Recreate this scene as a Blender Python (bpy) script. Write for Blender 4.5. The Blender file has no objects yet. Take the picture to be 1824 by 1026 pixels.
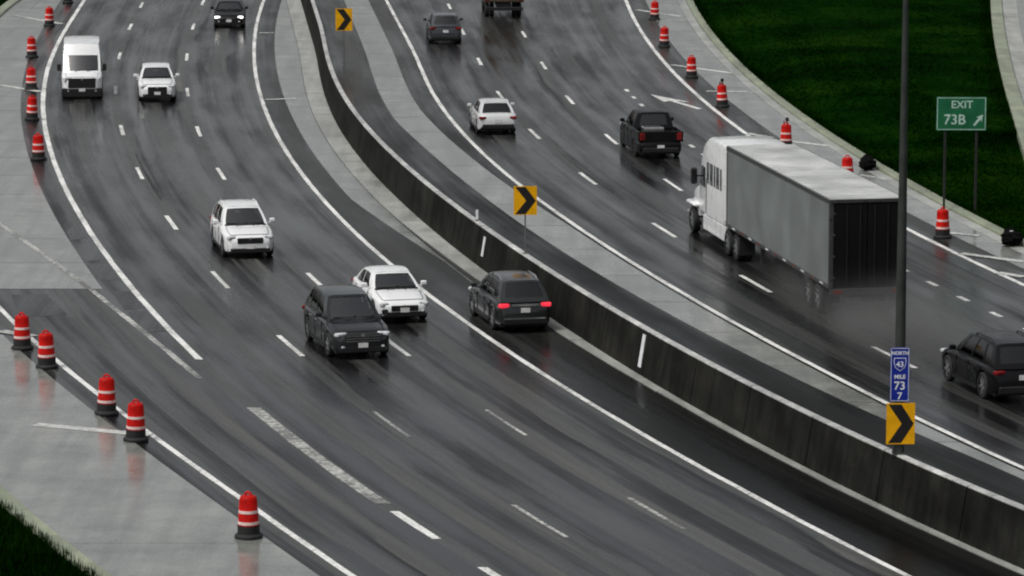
import bpy, bmesh, math, random
import numpy as np
from mathutils import Vector, Matrix

random.seed(7); rng = np.random.default_rng(7)
S = bpy.context.scene
COL = S.collection

# ------------------------------------------------------------------ camera
CAM_H = 21.94
FPX = 7000.0                       # focal length in pixels of the 1824 px photograph
PITCH = math.atan(1133.0 / FPX)
cam_d = bpy.data.cameras.new('camera')
cam_d.sensor_width = 36.0
cam_d.lens = FPX / 1824.0 * 36.0
cam_d.clip_start = 1.0
cam_d.clip_end = 9000.0
cam = bpy.data.objects.new('camera', cam_d)
COL.objects.link(cam)
cam.location = (0, 0, CAM_H)
cam.rotation_euler = (math.pi / 2 - PITCH, 0, 0)
S.camera = cam
S.render.resolution_x, S.render.resolution_y = 1024, 576

# ------------------------------------------------------------------ world, sun, exposure
SUN_EL, SUN_AZ = math.radians(58), math.radians(-125)      # azimuth from +Y towards +X
w = bpy.data.worlds.new('World'); S.world = w
w.use_nodes = True
nt = w.node_tree
for n in list(nt.nodes): nt.nodes.remove(n)
sky = nt.nodes.new('ShaderNodeTexSky'); sky.sky_type = 'NISHITA'
sky.sun_disc = False
sky.sun_elevation = SUN_EL
sky.sun_rotation = SUN_AZ
sky.air_density = 1.0; sky.dust_density = 4.0; sky.ozone_density = 1.0
hs = nt.nodes.new('ShaderNodeHueSaturation'); hs.inputs['Saturation'].default_value = 0.22
bg = nt.nodes.new('ShaderNodeBackground'); bg.inputs['Strength'].default_value = 0.06
wo = nt.nodes.new('ShaderNodeOutputWorld')
nt.links.new(sky.outputs[0], hs.inputs['Color'])
nt.links.new(hs.outputs[0], bg.inputs['Color'])
nt.links.new(bg.outputs[0], wo.inputs[0])
sd = bpy.data.lights.new('sun', 'SUN')
sd.energy = 1.1; sd.angle = math.radians(24); sd.color = (1.0, 0.97, 0.93)
sun = bpy.data.objects.new('sun', sd); COL.objects.link(sun)
sun_dir = Vector((math.sin(SUN_AZ) * math.cos(SUN_EL), math.cos(SUN_AZ) * math.cos(SUN_EL), math.sin(SUN_EL)))
sun.rotation_euler = (-sun_dir).to_track_quat('-Z', 'Y').to_euler()
sun.location = (0, 100, 80)
S.view_settings.view_transform = 'Standard'
S.view_settings.look = 'None'
S.view_settings.gamma = 1.0
S.view_settings.use_curve_mapping = False
S.view_settings.exposure = 0.85
S.cycles.pixel_filter_type = 'BLACKMAN_HARRIS'
S.cycles.filter_width = 2.1

# ------------------------------------------------------------------ helpers
def ground(px, py, z=0.0):
    """point of the plane z seen at a pixel of the 1824 x 1026 photograph"""
    v = (py - 513.0) / FPX; u = (px - 912.0) / FPX
    t = (CAM_H - z) / (math.sin(PITCH) + v * math.cos(PITCH))
    return t * u, t * (math.cos(PITCH) - v * math.sin(PITCH))

def tag(o, label=None, cat=None, group=None, kind=None):
    if label: o['label'] = label
    if cat: o['category'] = cat
    if group: o['group'] = group
    if kind: o['kind'] = kind
    return o

def empty(name, loc=(0, 0, 0), rz=0.0):
    o = bpy.data.objects.new(name, None)
    o.empty_display_size = 0.3
    COL.objects.link(o); o.location = loc; o.rotation_euler = (0, 0, rz)
    return o

class MB:
    def __init__(s): s.v = []; s.f = []; s.m = []; s.uv = []
    def vert(s, p): s.v.append(tuple(p)); return len(s.v) - 1
    def face(s, idx, m=0): s.f.append(tuple(idx)); s.m.append(m)
    def poly(s, pts, m=0): s.face([s.vert(p) for p in pts], m)
    def box(s, c, d, rz=0.0, m=0, taper=1.0, bev=0.0):
        x, y, z = d[0] / 2, d[1] / 2, d[2] / 2
        ca, sa = math.cos(rz), math.sin(rz)
        def P(a, b, e):
            return (c[0] + a * ca - b * sa, c[1] + a * sa + b * ca, c[2] + e)
        if bev <= 0:
            lv = [(-z, 1.0, 0), (z, taper, 0)]
            rings = [[(-x, -y), (x, -y), (x, y), (-x, y)]] * 2
        else:
            b = bev
            lv = [(-z, 1.0, b), (-z + b, 1.0, 0), (z - b, taper, 0), (z, taper, b)]
        ids = []
        for (zz, k, ins) in lv:
            xx, yy = x * k - ins, y * k - ins
            bb = bev * 0.7
            if bev <= 0: ring = [(-xx, -yy), (xx, -yy), (xx, yy), (-xx, yy)]
            else: ring = [(-xx + bb, -yy), (xx - bb, -yy), (xx, -yy + bb), (xx, yy - bb), (xx - bb, yy), (-xx + bb, yy), (-xx, yy - bb), (-xx, -yy + bb)]
            ids.append([s.vert(P(a, q, zz)) for a, q in ring])
        n = len(ids[0])
        for i in range(len(ids) - 1):
            for j in range(n):
                s.face((ids[i][j], ids[i][(j + 1) % n], ids[i + 1][(j + 1) % n], ids[i + 1][j]), m)
        s.face(ids[0][::-1], m); s.face(ids[-1], m)
    def lathe(s, prof, n=20, c=(0, 0, 0), axis='z', m=0, caps=True):
        rings = []
        for r, h in prof:
            ring = []
            for i in range(n):
                a = 2 * math.pi * i / n
                q = (r * math.cos(a), r * math.sin(a), h)
                if axis == 'y': q = (q[0], h, q[1])
                elif axis == 'x': q = (h, q[0], q[1])
                ring.append(s.vert((c[0] + q[0], c[1] + q[1], c[2] + q[2])))
            rings.append(ring)
        for i in range(len(rings) - 1):
            for j in range(n):
                s.face((rings[i][j], rings[i][(j + 1) % n], rings[i + 1][(j + 1) % n], rings[i + 1][j]), m)
        if caps:
            s.face(rings[0][::-1], m); s.face(rings[-1], m)
    def tube(s, pts, r, n=8, m=0):
        rings = []
        for i, p in enumerate(pts):
            p = Vector(p)
            a = Vector(pts[max(0, i - 1)]); b = Vector(pts[min(len(pts) - 1, i + 1)])
            t = (b - a).normalized()
            u = t.cross(Vector((0, 0, 1)))
            if u.length < 1e-3: u = Vector((1, 0, 0))
            u.normalize(); k = u.cross(t)
            rr = r[i] if isinstance(r, (list, tuple)) else r
            rings.append([s.vert(p + (u * math.cos(2 * math.pi * j / n) + k * math.sin(2 * math.pi * j / n)) * rr) for j in range(n)])
        for i in range(len(rings) - 1):
            for j in range(n):
                s.face((rings[i][j], rings[i][(j + 1) % n], rings[i + 1][(j + 1) % n], rings[i + 1][j]), m)
        s.face(rings[0][::-1], m); s.face(rings[-1], m)
    def prism(s, pts, d, m=0):
        """closed outline of 3-D points pushed along the vector d"""
        a = [s.vert(p) for p in pts]
        b = [s.vert(Vector(p) + Vector(d)) for p in pts]
        n = len(pts)
        s.face(a[::-1], m); s.face(b, m)
        for i in range(n): s.face((a[i], a[(i + 1) % n], b[(i + 1) % n], b[i]), m)
    def mesh(s, name, mats, smooth=None, fix=True):
        me = bpy.data.meshes.new(name)
        me.from_pydata(s.v, [], s.f)
        for mt in (mats if isinstance(mats, (list, tuple)) else [mats]): me.materials.append(mt)
        me.polygons.foreach_set('material_index', s.m)
        if s.uv:
            lay = me.uv_layers.new(name='UVMap')
            vi = np.empty(len(me.loops), dtype=np.int32); me.loops.foreach_get('vertex_index', vi)
            lay.data.foreach_set('uv', np.array(s.uv, dtype=np.float32)[vi].ravel())
        if fix or smooth:
            bm = bmesh.new(); bm.from_mesh(me)
            if fix: bmesh.ops.recalc_face_normals(bm, faces=bm.faces)
            if smooth:
                a = math.radians(smooth)
                for f in bm.faces: f.smooth = True
                for e in bm.edges:
                    if len(e.link_faces) == 2: e.smooth = e.calc_face_angle(0) < a
            bm.to_mesh(me); bm.free()
        me.update()
        return me
    def build(s, name, mats, parent=None, smooth=None, fix=True):
        o = bpy.data.objects.new(name, s.mesh(name, mats, smooth, fix))
        COL.objects.link(o); o.parent = parent
        return o

def put(name, me, parent=None, loc=(0, 0, 0), rot=(0, 0, 0), scale=(1, 1, 1)):
    o = bpy.data.objects.new(name, me); COL.objects.link(o)
    o.parent = parent; o.location = loc; o.rotation_euler = rot; o.scale = scale
    return o

def copy_tree(o, parent=None):
    c = o.copy(); COL.objects.link(c); c.parent = parent
    for ch in list(o.children): copy_tree(ch, c)
    return c

# ------------------------------------------------------------------ materials
def new_mat(name):
    m = bpy.data.materials.new(name); m.use_nodes = True
    t = m.node_tree
    b = t.nodes['Principled BSDF']
    return m, t, b
def N(t, kind, **kw):
    n = t.nodes.new(kind)
    for k, v in kw.items():
        if k in n.inputs: n.inputs[k].default_value = v
        else: setattr(n, k, v)
    return n
def ramp(t, src, stops):
    r = t.nodes.new('ShaderNodeValToRGB')
    while len(r.color_ramp.elements) < len(stops): r.color_ramp.elements.new(0.5)
    for e, (p, c) in zip(r.color_ramp.elements, stops):
        e.position = p; e.color = (c, c, c, 1) if isinstance(c, (int, float)) else (*c, 1)
    t.links.new(src, r.inputs[0]); return r.outputs[0]
def math_n(t, op, a, b=None, c=None):
    n = t.nodes.new('ShaderNodeMath'); n.operation = op
    for i, x in enumerate((a, b, c)):
        if x is None: continue
        if isinstance(x, (int, float)): n.inputs[i].default_value = x
        else: t.links.new(x, n.inputs[i])
    return n.outputs[0]
def mixc(t, fac, a, b, mode='MIX'):
    n = t.nodes.new('ShaderNodeMix'); n.data_type = 'RGBA'; n.blend_type = mode
    ins = [i for i in n.inputs if i.enabled or True]
    F, A, B = n.inputs[0], n.inputs[6], n.inputs[7]
    for sck, x in ((F, fac), (A, a), (B, b)):
        if isinstance(x, (int, float)): sck.default_value = x if sck is F else (x, x, x, 1)
        elif isinstance(x, tuple): sck.default_value = (*x, 1)
        else: t.links.new(x, sck)
    return n.outputs[2]

def plain(name, col, rough=0.5, metal=0.0, emit=None, noise=0.12, nscale=6.0, coat=0.0, spec=0.5, ior=1.45):
    """a paint, rubber or metal with slight uneven wear from object-space noise"""
    m, t, b = new_mat(name)
    tc = N(t, 'ShaderNodeTexCoord')
    nz = N(t, 'ShaderNodeTexNoise', Scale=nscale, Detail=5.0)
    t.links.new(tc.outputs['Object'], nz.inputs['Vector'])
    lo = tuple(c * (1 - noise * 1.6) for c in col); hi = tuple(min(1, c * (1 + noise)) for c in col)
    c = ramp(t, nz.outputs[0], [(0.3, lo), (0.7, hi)])
    t.links.new(c, b.inputs['Base Color'])
    r = ramp(t, nz.outputs[0], [(0.3, max(0.02, rough * 0.75)), (0.75, min(1, rough * 1.3))])
    t.links.new(r, b.inputs['Roughness'])
    b.inputs['Metallic'].default_value = metal
    b.inputs['Coat Weight'].default_value = coat
    b.inputs['Coat Roughness'].default_value = 0.06
    b.inputs['Specular IOR Level'].default_value = spec
    b.inputs['IOR'].default_value = ior
    if emit:
        b.inputs['Emission Color'].default_value = (*emit[0], 1)
        b.inputs['Emission Strength'].default_value = emit[1]
    return m

def asphalt(name, tracks=1.0, tone=1.0, ior=1.29, near_dark=None):
    """wet asphalt: UV u counts lanes, v runs along the road in metres"""
    m, t, b = new_mat(name)
    uv = N(t, 'ShaderNodeUVMap'); uv.uv_map = 'UVMap'
    sep = N(t, 'ShaderNodeSeparateXYZ'); t.links.new(uv.outputs[0], sep.inputs[0])
    geo = N(t, 'ShaderNodeNewGeometry')
    # long streaks along the road
    mp = N(t, 'ShaderNodeMapping'); mp.inputs['Scale'].default_value = (4.5, 0.016, 1)
    t.links.new(uv.outputs[0], mp.inputs[0])
    st = N(t, 'ShaderNodeTexNoise', Scale=1.0, Detail=6.0, Roughness=0.6); t.links.new(mp.outputs[0], st.inputs['Vector'])
    mp2 = N(t, 'ShaderNodeMapping'); mp2.inputs['Scale'].default_value = (11, 0.030, 1)
    t.links.new(uv.outputs[0], mp2.inputs[0])
    st2 = N(t, 'ShaderNodeTexNoise', Scale=1.0, Detail=4.0); t.links.new(mp2.outputs[0], st2.inputs['Vector'])
    # blotches and grit
    bl = N(t, 'ShaderNodeTexNoise', Scale=0.55, Detail=5.0, Roughness=0.55); mp3 = N(t, 'ShaderNodeMapping'); mp3.inputs['Scale'].default_value = (4.0, 0.16, 1)
    t.links.new(uv.outputs[0], mp3.inputs[0]); t.links.new(mp3.outputs[0], bl.inputs['Vector'])
    gr = N(t, 'ShaderNodeTexNoise', Scale=9.0, Detail=5.0, Roughness=0.7); t.links.new(geo.outputs['Position'], gr.inputs['Vector'])
    # wheel tracks, two to a lane, wandering a little
    wob = math_n(t, 'MULTIPLY', math_n(t, 'SUBTRACT', bl.outputs[0], 0.5), 0.35)
    u2 = math_n(t, 'FRACT', math_n(t, 'MULTIPLY', math_n(t, 'ADD', sep.outputs[0], wob), 2.0))
    tr = math_n(t, 'SUBTRACT', 1.0, math_n(t, 'MULTIPLY', math_n(t, 'ABSOLUTE', math_n(t, 'SUBTRACT', u2, 0.5)), 2.0))
    tr = math_n(t, 'ADD', tr, math_n(t, 'MULTIPLY', math_n(t, 'SUBTRACT', st2.outputs[0], 0.5), 1.3))
    trk = ramp(t, tr, [(0.44, 0.0), (0.60, 1.0)])
    trk = math_n(t, 'MULTIPLY', trk, tracks)
    base = ramp(t, st.outputs[0], [(0.28, tuple(tone * c for c in (0.020, 0.021, 0.0195))), (0.5, tuple(tone * c for c in (0.036, 0.037, 0.0345))), (0.75, tuple(tone * c for c in (0.105, 0.108, 0.099)))])
    base = mixc(t, trk, base, tuple(tone * c for c in (0.008, 0.008, 0.0085)))
    bl_c = ramp(t, bl.outputs[0], [(0.3, 0.72), (0.7, 1.22)])
    base = mixc(t, 1.0, base, bl_c, 'MULTIPLY')
    gr_c = ramp(t, gr.outputs[0], [(0.3, 0.75), (0.7, 1.22)])
    base = mixc(t, 1.0, base, gr_c, 'MULTIPLY')
    if near_dark:     # base colour darker at the near end, grading to full tone farther along
        k = N(t, 'ShaderNodeMapRange'); k.inputs['From Min'].default_value = near_dark[0]; k.inputs['From Max'].default_value = near_dark[1]
        k.inputs['To Min'].default_value = near_dark[2]; k.inputs['To Max'].default_value = 1.0; t.links.new(sep.outputs[1], k.inputs['Value'])
        base = mixc(t, 1.0, base, k.outputs[0], 'MULTIPLY')
    t.links.new(base, b.inputs['Base Color'])
    # water film: smoother in the tracks and in scattered shallow patches
    wet = math_n(t, 'ADD', math_n(t, 'MULTIPLY', st.outputs[0], 0.6), math_n(t, 'MULTIPLY', bl.outputs[0], 0.5))
    rg = ramp(t, wet, [(0.36, 0.07), (0.52, 0.26), (0.68, 0.50)])
    rg = math_n(t, 'SUBTRACT', rg, math_n(t, 'MULTIPLY', trk, 0.05))
    t.links.new(rg, b.inputs['Roughness'])
    b.inputs['IOR'].default_value = ior
    bp = N(t, 'ShaderNodeBump', Strength=0.07, Distance=0.02); t.links.new(gr.outputs[0], bp.inputs['Height'])
    t.links.new(bp.outputs[0], b.inputs['Normal'])
    return m

def concrete(name, lo, hi, rough=(0.3, 0.6), scale=0.5, rnd=0.18, stain=0.6, spec=0.5, ior=1.38, drip=0.0):
    m, t, b = new_mat(name)
    geo = N(t, 'ShaderNodeNewGeometry'); oi = N(t, 'ShaderNodeObjectInfo')
    n1 = N(t, 'ShaderNodeTexNoise', Scale=scale, Detail=7.0, Roughness=0.62); t.links.new(geo.outputs['Position'], n1.inputs['Vector'])
    n2 = N(t, 'ShaderNodeTexNoise', Scale=14.0, Detail=4.0); t.links.new(geo.outputs['Position'], n2.inputs['Vector'])
    mp = N(t, 'ShaderNodeMapping'); mp.inputs['Scale'].default_value = (1.6, 0.12, 1.0); mp.inputs['Rotation'].default_value = (0, 0, 0.3)
    t.links.new(geo.outputs['Position'], mp.inputs[0])
    n3 = N(t, 'ShaderNodeTexNoise', Scale=1.0, Detail=5.0); t.links.new(mp.outputs[0], n3.inputs['Vector'])
    c = ramp(t, n1.outputs[0], [(0.28, lo), (0.72, hi)])
    c = mixc(t, 1.0, c, ramp(t, n2.outputs[0], [(0.3, 0.82), (0.7, 1.12)]), 'MULTIPLY')
    c = mixc(t, 1.0, c, ramp(t, n3.outputs[0], [(0.32, 1.0 - 0.4 * stain), (0.6, 1.06)]), 'MULTIPLY')
    if drip:
        mpd = N(t, 'ShaderNodeMapping'); mpd.inputs['Scale'].default_value = (2.2, 2.2, 0.22)
        t.links.new(geo.outputs['Position'], mpd.inputs[0])
        n4 = N(t, 'ShaderNodeTexNoise', Scale=1.0, Detail=6.0, Roughness=0.65); t.links.new(mpd.outputs[0], n4.inputs['Vector'])
        c = mixc(t, 1.0, c, ramp(t, n4.outputs[0], [(0.34, 1.0 - drip), (0.52, 1.0), (0.70, 1.0 + 1.1 * drip)]), 'MULTIPLY')
    rv = math_n(t, 'ADD', 1.0 - rnd / 2, math_n(t, 'MULTIPLY', oi.outputs['Random'], rnd))
    c = mixc(t, 1.0, c, rv, 'MULTIPLY')
    t.links.new(c, b.inputs['Base Color'])
    t.links.new(ramp(t, n1.outputs[0], [(0.3, rough[0]), (0.7, rough[1])]), b.inputs['Roughness'])
    b.inputs['IOR'].default_value = ior
    bp = N(t, 'ShaderNodeBump', Strength=0.15, Distance=0.015); t.links.new(n2.outputs[0], bp.inputs['Height'])
    t.links.new(bp.outputs[0], b.inputs['Normal'])
    return m

def paint(name, col, wear=0.5):
    """road paint worn through to the asphalt in places"""
    m, t, b = new_mat(name)
    geo = N(t, 'ShaderNodeNewGeometry')
    n1 = N(t, 'ShaderNodeTexNoise', Scale=5.0, Detail=7.0, Roughness=0.7); t.links.new(geo.outputs['Position'], n1.inputs['Vector'])
    n2 = N(t, 'ShaderNodeTexNoise', Scale=0.35, Detail=3.0); t.links.new(geo.outputs['Position'], n2.inputs['Vector'])
    s = math_n(t, 'ADD', math_n(t, 'MULTIPLY', n1.outputs[0], 0.6), math_n(t, 'MULTIPLY', n2.outputs[0], 0.4))
    k = ramp(t, s, [(0.5 - 0.22 * (1.2 - wear), 0.0), (0.5 + 0.1 * wear, 1.0)])
    c = mixc(t, k, tuple(0.22 * x for x in col), col)
    t.links.new(c, b.inputs['Base Color'])
    b.inputs['Roughness'].default_value = 0.45
    return m

def grass_mat(name):
    m, t, b = new_mat(name)
    geo = N(t, 'ShaderNodeNewGeometry')
    n1 = N(t, 'ShaderNodeTexNoise', Scale=0.12, Detail=6.0, Roughness=0.6); t.links.new(geo.outputs['Position'], n1.inputs['Vector'])
    n2 = N(t, 'ShaderNodeTexNoise', Scale=7.0, Detail=6.0, Roughness=0.7); t.links.new(geo.outputs['Position'], n2.inputs['Vector'])
    c = ramp(t, n1.outputs[0], [(0.3, (0.0006, 0.0040, 0.0003)), (0.48, (0.0018, 0.0140, 0.0005)), (0.62, (0.006, 0.024, 0.0012)), (0.78, (0.020, 0.036, 0.005))])
    c = mixc(t, 1.0, c, ramp(t, n2.outputs[0], [(0.3, 0.45), (0.7, 1.35)]), 'MULTIPLY')
    t.links.new(c, b.inputs['Base Color'])
    b.inputs['Roughness'].default_value = 0.8
    b.inputs['IOR'].default_value = 1.02
    bp = N(t, 'ShaderNodeBump', Strength=0.6, Distance=0.08); t.links.new(n2.outputs[0], bp.inputs['Height'])
    t.links.new(bp.outputs[0], b.inputs['Normal'])
    return m

M = {}
M['asphalt'] = asphalt('wet_asphalt')
M['asphalt_right'] = asphalt('wet_asphalt_right', tone=0.72)
M['asphalt_plain'] = asphalt('wet_asphalt_shoulder', tracks=0.0, tone=0.62, ior=1.2)
M['asphalt_median_left'] = asphalt('median_shoulder_left', tracks=0.0, tone=0.62, ior=1.16, near_dark=(108, 140, 0.25))
M['asphalt_median_right'] = asphalt('median_shoulder_right', tracks=0.0, tone=0.9, ior=1.13, near_dark=(150, 225, 0.17))
M['asphalt_patch'] = asphalt('asphalt_patch', tracks=0.0, tone=0.62)
M['slab'] = concrete('wet_concrete_slab', (0.135, 0.143, 0.131), (0.275, 0.283, 0.262), rough=(0.05, 0.24), rnd=0.12, ior=1.52)
M['gutter'] = concrete('gutter_concrete', (0.24, 0.25, 0.23), (0.38, 0.385, 0.36))
M['kerb'] = concrete('kerb_concrete', (0.16, 0.18, 0.125), (0.30, 0.33, 0.235))
M['barrier'] = concrete('barrier_concrete', (0.010, 0.010, 0.009), (0.026, 0.026, 0.023), rough=(0.6, 0.9), rnd=0.2, stain=0.9, ior=1.12, drip=0.35)  # road grime, with shade on the steep faces put into the colour too
M['cap'] = concrete('barrier_concrete_skylit_top', (0.36, 0.36, 0.35), (0.55, 0.55, 0.53), rough=(0.3, 0.5), rnd=0.2, stain=0.8, drip=0.3)  # same concrete as the faces; sky light on the top put into the colour
M['white_paint'] = paint('white_road_paint', (0.80, 0.80, 0.77))
M['faded_paint'] = paint('faded_road_paint', (0.55, 0.55, 0.52), wear=1.0)
M['seam'] = paint('worn_seam_filler', (0.26, 0.26, 0.245), wear=1.3)
M['seal'] = paint('pale_joint_seal', (0.62, 0.63, 0.60), wear=0.7)
M['grass'] = grass_mat('grass')
M['drum'] = plain('drum_orange_plastic', (0.50, 0.006, 0.003), 0.45, ior=1.22, noise=0.3, nscale=3)
M['band'] = plain('drum_reflective_band', (0.80, 0.62, 0.58), 0.35)
M['rubber'] = plain('black_rubber', (0.012, 0.012, 0.012), 0.7)
M['sack'] = plain('black_geotextile', (0.004, 0.004, 0.004), 0.9, ior=1.1)
M['tyre'] = plain('tyre_rubber', (0.016, 0.016, 0.016), 0.75)
M['rim'] = plain('alloy_rim', (0.42, 0.43, 0.44), 0.3, metal=0.8)
M['rim_dark'] = plain('dark_rim', (0.06, 0.06, 0.065), 0.35, metal=0.7)
M['black_plastic'] = plain('black_plastic', (0.010, 0.010, 0.011), 0.5)
M['glass'] = plain('dark_tinted_glass', (0.012, 0.017, 0.018), 0.06, noise=0.1, spec=0.55)
M['glass_teal'] = plain('tinted_windscreen_glass', (0.020, 0.030, 0.030), 0.07, noise=0.1, spec=0.7)
M['white_car'] = plain('white_car_paint', (0.76, 0.77, 0.77), 0.3, coat=0.6, noise=0.02, nscale=2)
M['pearl_car'] = plain('pale_silver_car_paint', (0.56, 0.57, 0.57), 0.28, coat=0.7, noise=0.02, nscale=2)
M['charcoal_car'] = plain('charcoal_car_paint', (0.008, 0.010, 0.011), 0.25, coat=0.5, noise=0.03, nscale=2)
M['grey_car'] = plain('grey_car_paint', (0.014, 0.0155, 0.016), 0.25, coat=0.5, noise=0.03, nscale=2)
M['black_car'] = plain('black_car_paint', (0.003, 0.003, 0.0035), 0.3, spec=0.3, coat=0.1, noise=0.03, nscale=2)
M['navy_car'] = plain('dark_blue_grey_car_paint', (0.022, 0.025, 0.032), 0.3, coat=0.6, noise=0.03, nscale=2)
M['brown_truck'] = plain('brown_truck_paint', (0.085, 0.062, 0.040), 0.4, coat=0.3, noise=0.15, nscale=2)
M['headlight'] = plain('headlight_lens', (0.55, 0.57, 0.58), 0.12, noise=0.15, nscale=12)
M['headlight_on'] = plain('lit_headlight', (0.8, 0.8, 0.78), 0.15, emit=((1.0, 0.97, 0.9), 2.2))
M['taillight'] = plain('taillight_lens', (0.16, 0.006, 0.006), 0.15)
M['taillight_on'] = plain('lit_taillight', (0.6, 0.02, 0.03), 0.15, emit=((1.0, 0.04, 0.08), 0.42))
M['plate'] = plain('licence_plate', (0.7, 0.7, 0.68), 0.4)
M['chrome'] = plain('chrome_trim', (0.6, 0.6, 0.6), 0.15, metal=0.9)
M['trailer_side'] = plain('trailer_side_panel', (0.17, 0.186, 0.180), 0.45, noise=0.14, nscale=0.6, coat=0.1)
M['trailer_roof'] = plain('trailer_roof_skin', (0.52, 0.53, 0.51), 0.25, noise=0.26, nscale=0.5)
M['trailer_rail'] = plain('trailer_aluminium_rail', (0.09, 0.09, 0.09), 0.35, metal=0.6)
M['trailer_door'] = plain('trailer_black_door', (0.005, 0.005, 0.005), 0.55, ior=1.25, noise=0.2, nscale=1.0)
M['steel'] = plain('galvanised_pole_steel', (0.045, 0.050, 0.046), 0.5, metal=0.3, noise=0.2, nscale=1.5)
M['post'] = plain('grey_steel_post', (0.16, 0.16, 0.155), 0.5, metal=0.4)
M['yellow'] = plain('yellow_sign_sheeting', (0.82, 0.40, 0.006), 0.5, ior=1.2, noise=0.1, nscale=3)
M['black_sign'] = plain('black_sign_print', (0.012, 0.010, 0.009), 0.45)
M['blue'] = plain('blue_sign_sheeting', (0.006, 0.022, 0.26), 0.35, noise=0.12, nscale=3)
M['green'] = plain('green_sign_sheeting', (0.006, 0.115, 0.045), 0.4, noise=0.15, nscale=2)
M['legend'] = plain('white_sign_legend', (0.75, 0.77, 0.78), 0.4, noise=0.08)
M['legend_green'] = plain('worn_sign_legend', (0.42, 0.58, 0.50), 0.5, noise=0.2, nscale=9)
M['sign_back'] = plain('aluminium_sign_back', (0.25, 0.25, 0.25), 0.5, metal=0.5)
M['iron'] = plain('cast_iron', (0.02, 0.02, 0.02), 0.6)

def car_glass(name, tint, rough, ior=1.85):
    m, t, b = new_mat(name)
    out = [n for n in t.nodes if n.type == 'OUTPUT_MATERIAL'][0]
    tr = N(t, 'ShaderNodeBsdfTransparent'); tr.inputs[0].default_value = (*tint, 1)
    gl = N(t, 'ShaderNodeBsdfGlossy'); gl.inputs['Roughness'].default_value = rough
    fr = N(t, 'ShaderNodeFresnel'); fr.inputs['IOR'].default_value = ior
    geo = N(t, 'ShaderNodeTexCoord'); nz = N(t, 'ShaderNodeTexNoise', Scale=22.0, Detail=4.0); t.links.new(geo.outputs['Object'], nz.inputs['Vector'])
    bp = N(t, 'ShaderNodeBump', Strength=0.04, Distance=0.01); t.links.new(nz.outputs[0], bp.inputs['Height']); t.links.new(bp.outputs[0], gl.inputs['Normal'])
    mx = N(t, 'ShaderNodeMixShader'); t.links.new(fr.outputs[0], mx.inputs[0]); t.links.new(tr.outputs[0], mx.inputs[1]); t.links.new(gl.outputs[0], mx.inputs[2])
    t.links.new(mx.outputs[0], out.inputs[0]); t.nodes.remove(b)
    return m
M['car_glass'] = car_glass('tinted_side_glass', (0.22, 0.25, 0.25), 0.03)
M['car_screen'] = car_glass('windscreen_glass', (0.52, 0.60, 0.60), 0.03, 2.5)
M['seat'] = plain('dark_seat_fabric', (0.035, 0.035, 0.036), 0.8)
M['dash'] = plain('dark_dashboard', (0.022, 0.023, 0.024), 0.7)

# ------------------------------------------------------------------ road curves, X as a function of Y
class Curve:
    def __init__(s, pix=None, z=0.0, deg=3, pts=None):
        P = np.array(pts if pts is not None else [ground(x, y, z) for x, y in pix])
        s.y0, s.y1 = P[:, 1].min(), P[:, 1].max()
        s.c = (s.y0 + s.y1) / 2; s.h = (s.y1 - s.y0) / 2
        s.k = np.polyfit((P[:, 1] - s.c) / s.h, P[:, 0], min(deg, len(P) - 1))
    def __call__(s, y):
        y = np.asarray(y, float); yc = np.clip(y, s.y0, s.y1)
        d = np.polyval(np.polyder(s.k), (yc - s.c) / s.h) / s.h
        return np.polyval(s.k, (yc - s.c) / s.h) + d * (y - yc)
    def slope(s, y): return float((s(y + 0.5) - s(y - 0.5)))
class Off:
    """another curve moved sideways, or a blend of two"""
    def __init__(s, fn): s.fn = fn
    def __call__(s, y): return s.fn(np.asarray(y, float))
    def slope(s, y): return float((s(y + 0.5) - s(y - 0.5)))

cD = Curve([(470,0),(455,60),(452,100),(458,150),(478,205),(510,265),(535,310),(580,362),(777,539),(871,597),(1000,682),(1100,752),(1207,810),(1322,873),(1384,905),(1528,982),(1616,1024)], deg=5)
cA = Curve([(150,0),(118,50),(90,110),(77,165),(77,200),(85,250),(95,285),(115,335),(150,390),(200,470),(260,540),(300,590),(355,640),(465,735),(560,815),(685,895),(703,910),(773,960)], deg=5)
cB = Curve([(0,400),(60,440),(118,485),(180,530),(260,595),(345,665)], deg=2)
cC = Curve([(0,550),(100,640),(215,735),(270,775),(420,880),(495,935),(618,1020)], deg=3)
cW = Curve([(569,38),(583,96),(598,144),(621,182),(655,225),(745,312),(840,390),(938,452),(1000,490),(1155,585),(1340,690),(1500,762),(1610,808),(1700,850),(1824,905)], z=1.42, deg=5)
cE = Off(lambda y: cW(y) + 5.15 + 0.45 * np.clip((200 - y) / 80, 0, 1))
cF = Curve([(1117,0),(1125,35),(1150,70),(1185,105),(1230,155),(1290,215),(1340,250),(1385,272),(1617,412),(1658,427),(1706,450),(1744,468),(1795,498)], deg=3)
cG = Curve([(1227,0),(1247,38),(1283,86),(1333,134),(1410,195),(1496,258),(1526,278),(1592,313),(1681,364),(1739,392),(1780,415),(1824,438)], deg=3)
cK = Curve(pts=[(-5.9, 84), (-9.6, 92.2), (-13.5, 101.7), (-22.8, 131), (-29.3, 155), (-31.6, 180), (-31.6, 205), (-30.9, 229), (-31.3, 252)], deg=6)
cS1 = Curve([(109,0),(73,58),(51,101),(40,162),(39,218),(51,290),(86,359),(106,397),(139,455),(167,498),(185,515)], deg=4)
cBand = Curve([(690,205),(800,290),(900,385),(1000,455),(1200,560),(1360,645),(1500,712),(1640,772),(1824,857)], deg=3)
cR = Curve([(1785,0),(1793,60),(1803,120),(1824,185)], deg=2)
def lane(a, b, k, n): return Off(lambda y: a(y) + (b(y) - a(y)) * k / n)
L1, L2 = lane(cA, cD, 1, 3), lane(cA, cD, 2, 3)
R1, R2, R3 = (lane(cE, cF, k, 4) for k in (1, 2, 3))
def plus(c, d): return Off(lambda y: c(y) + d)

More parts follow.
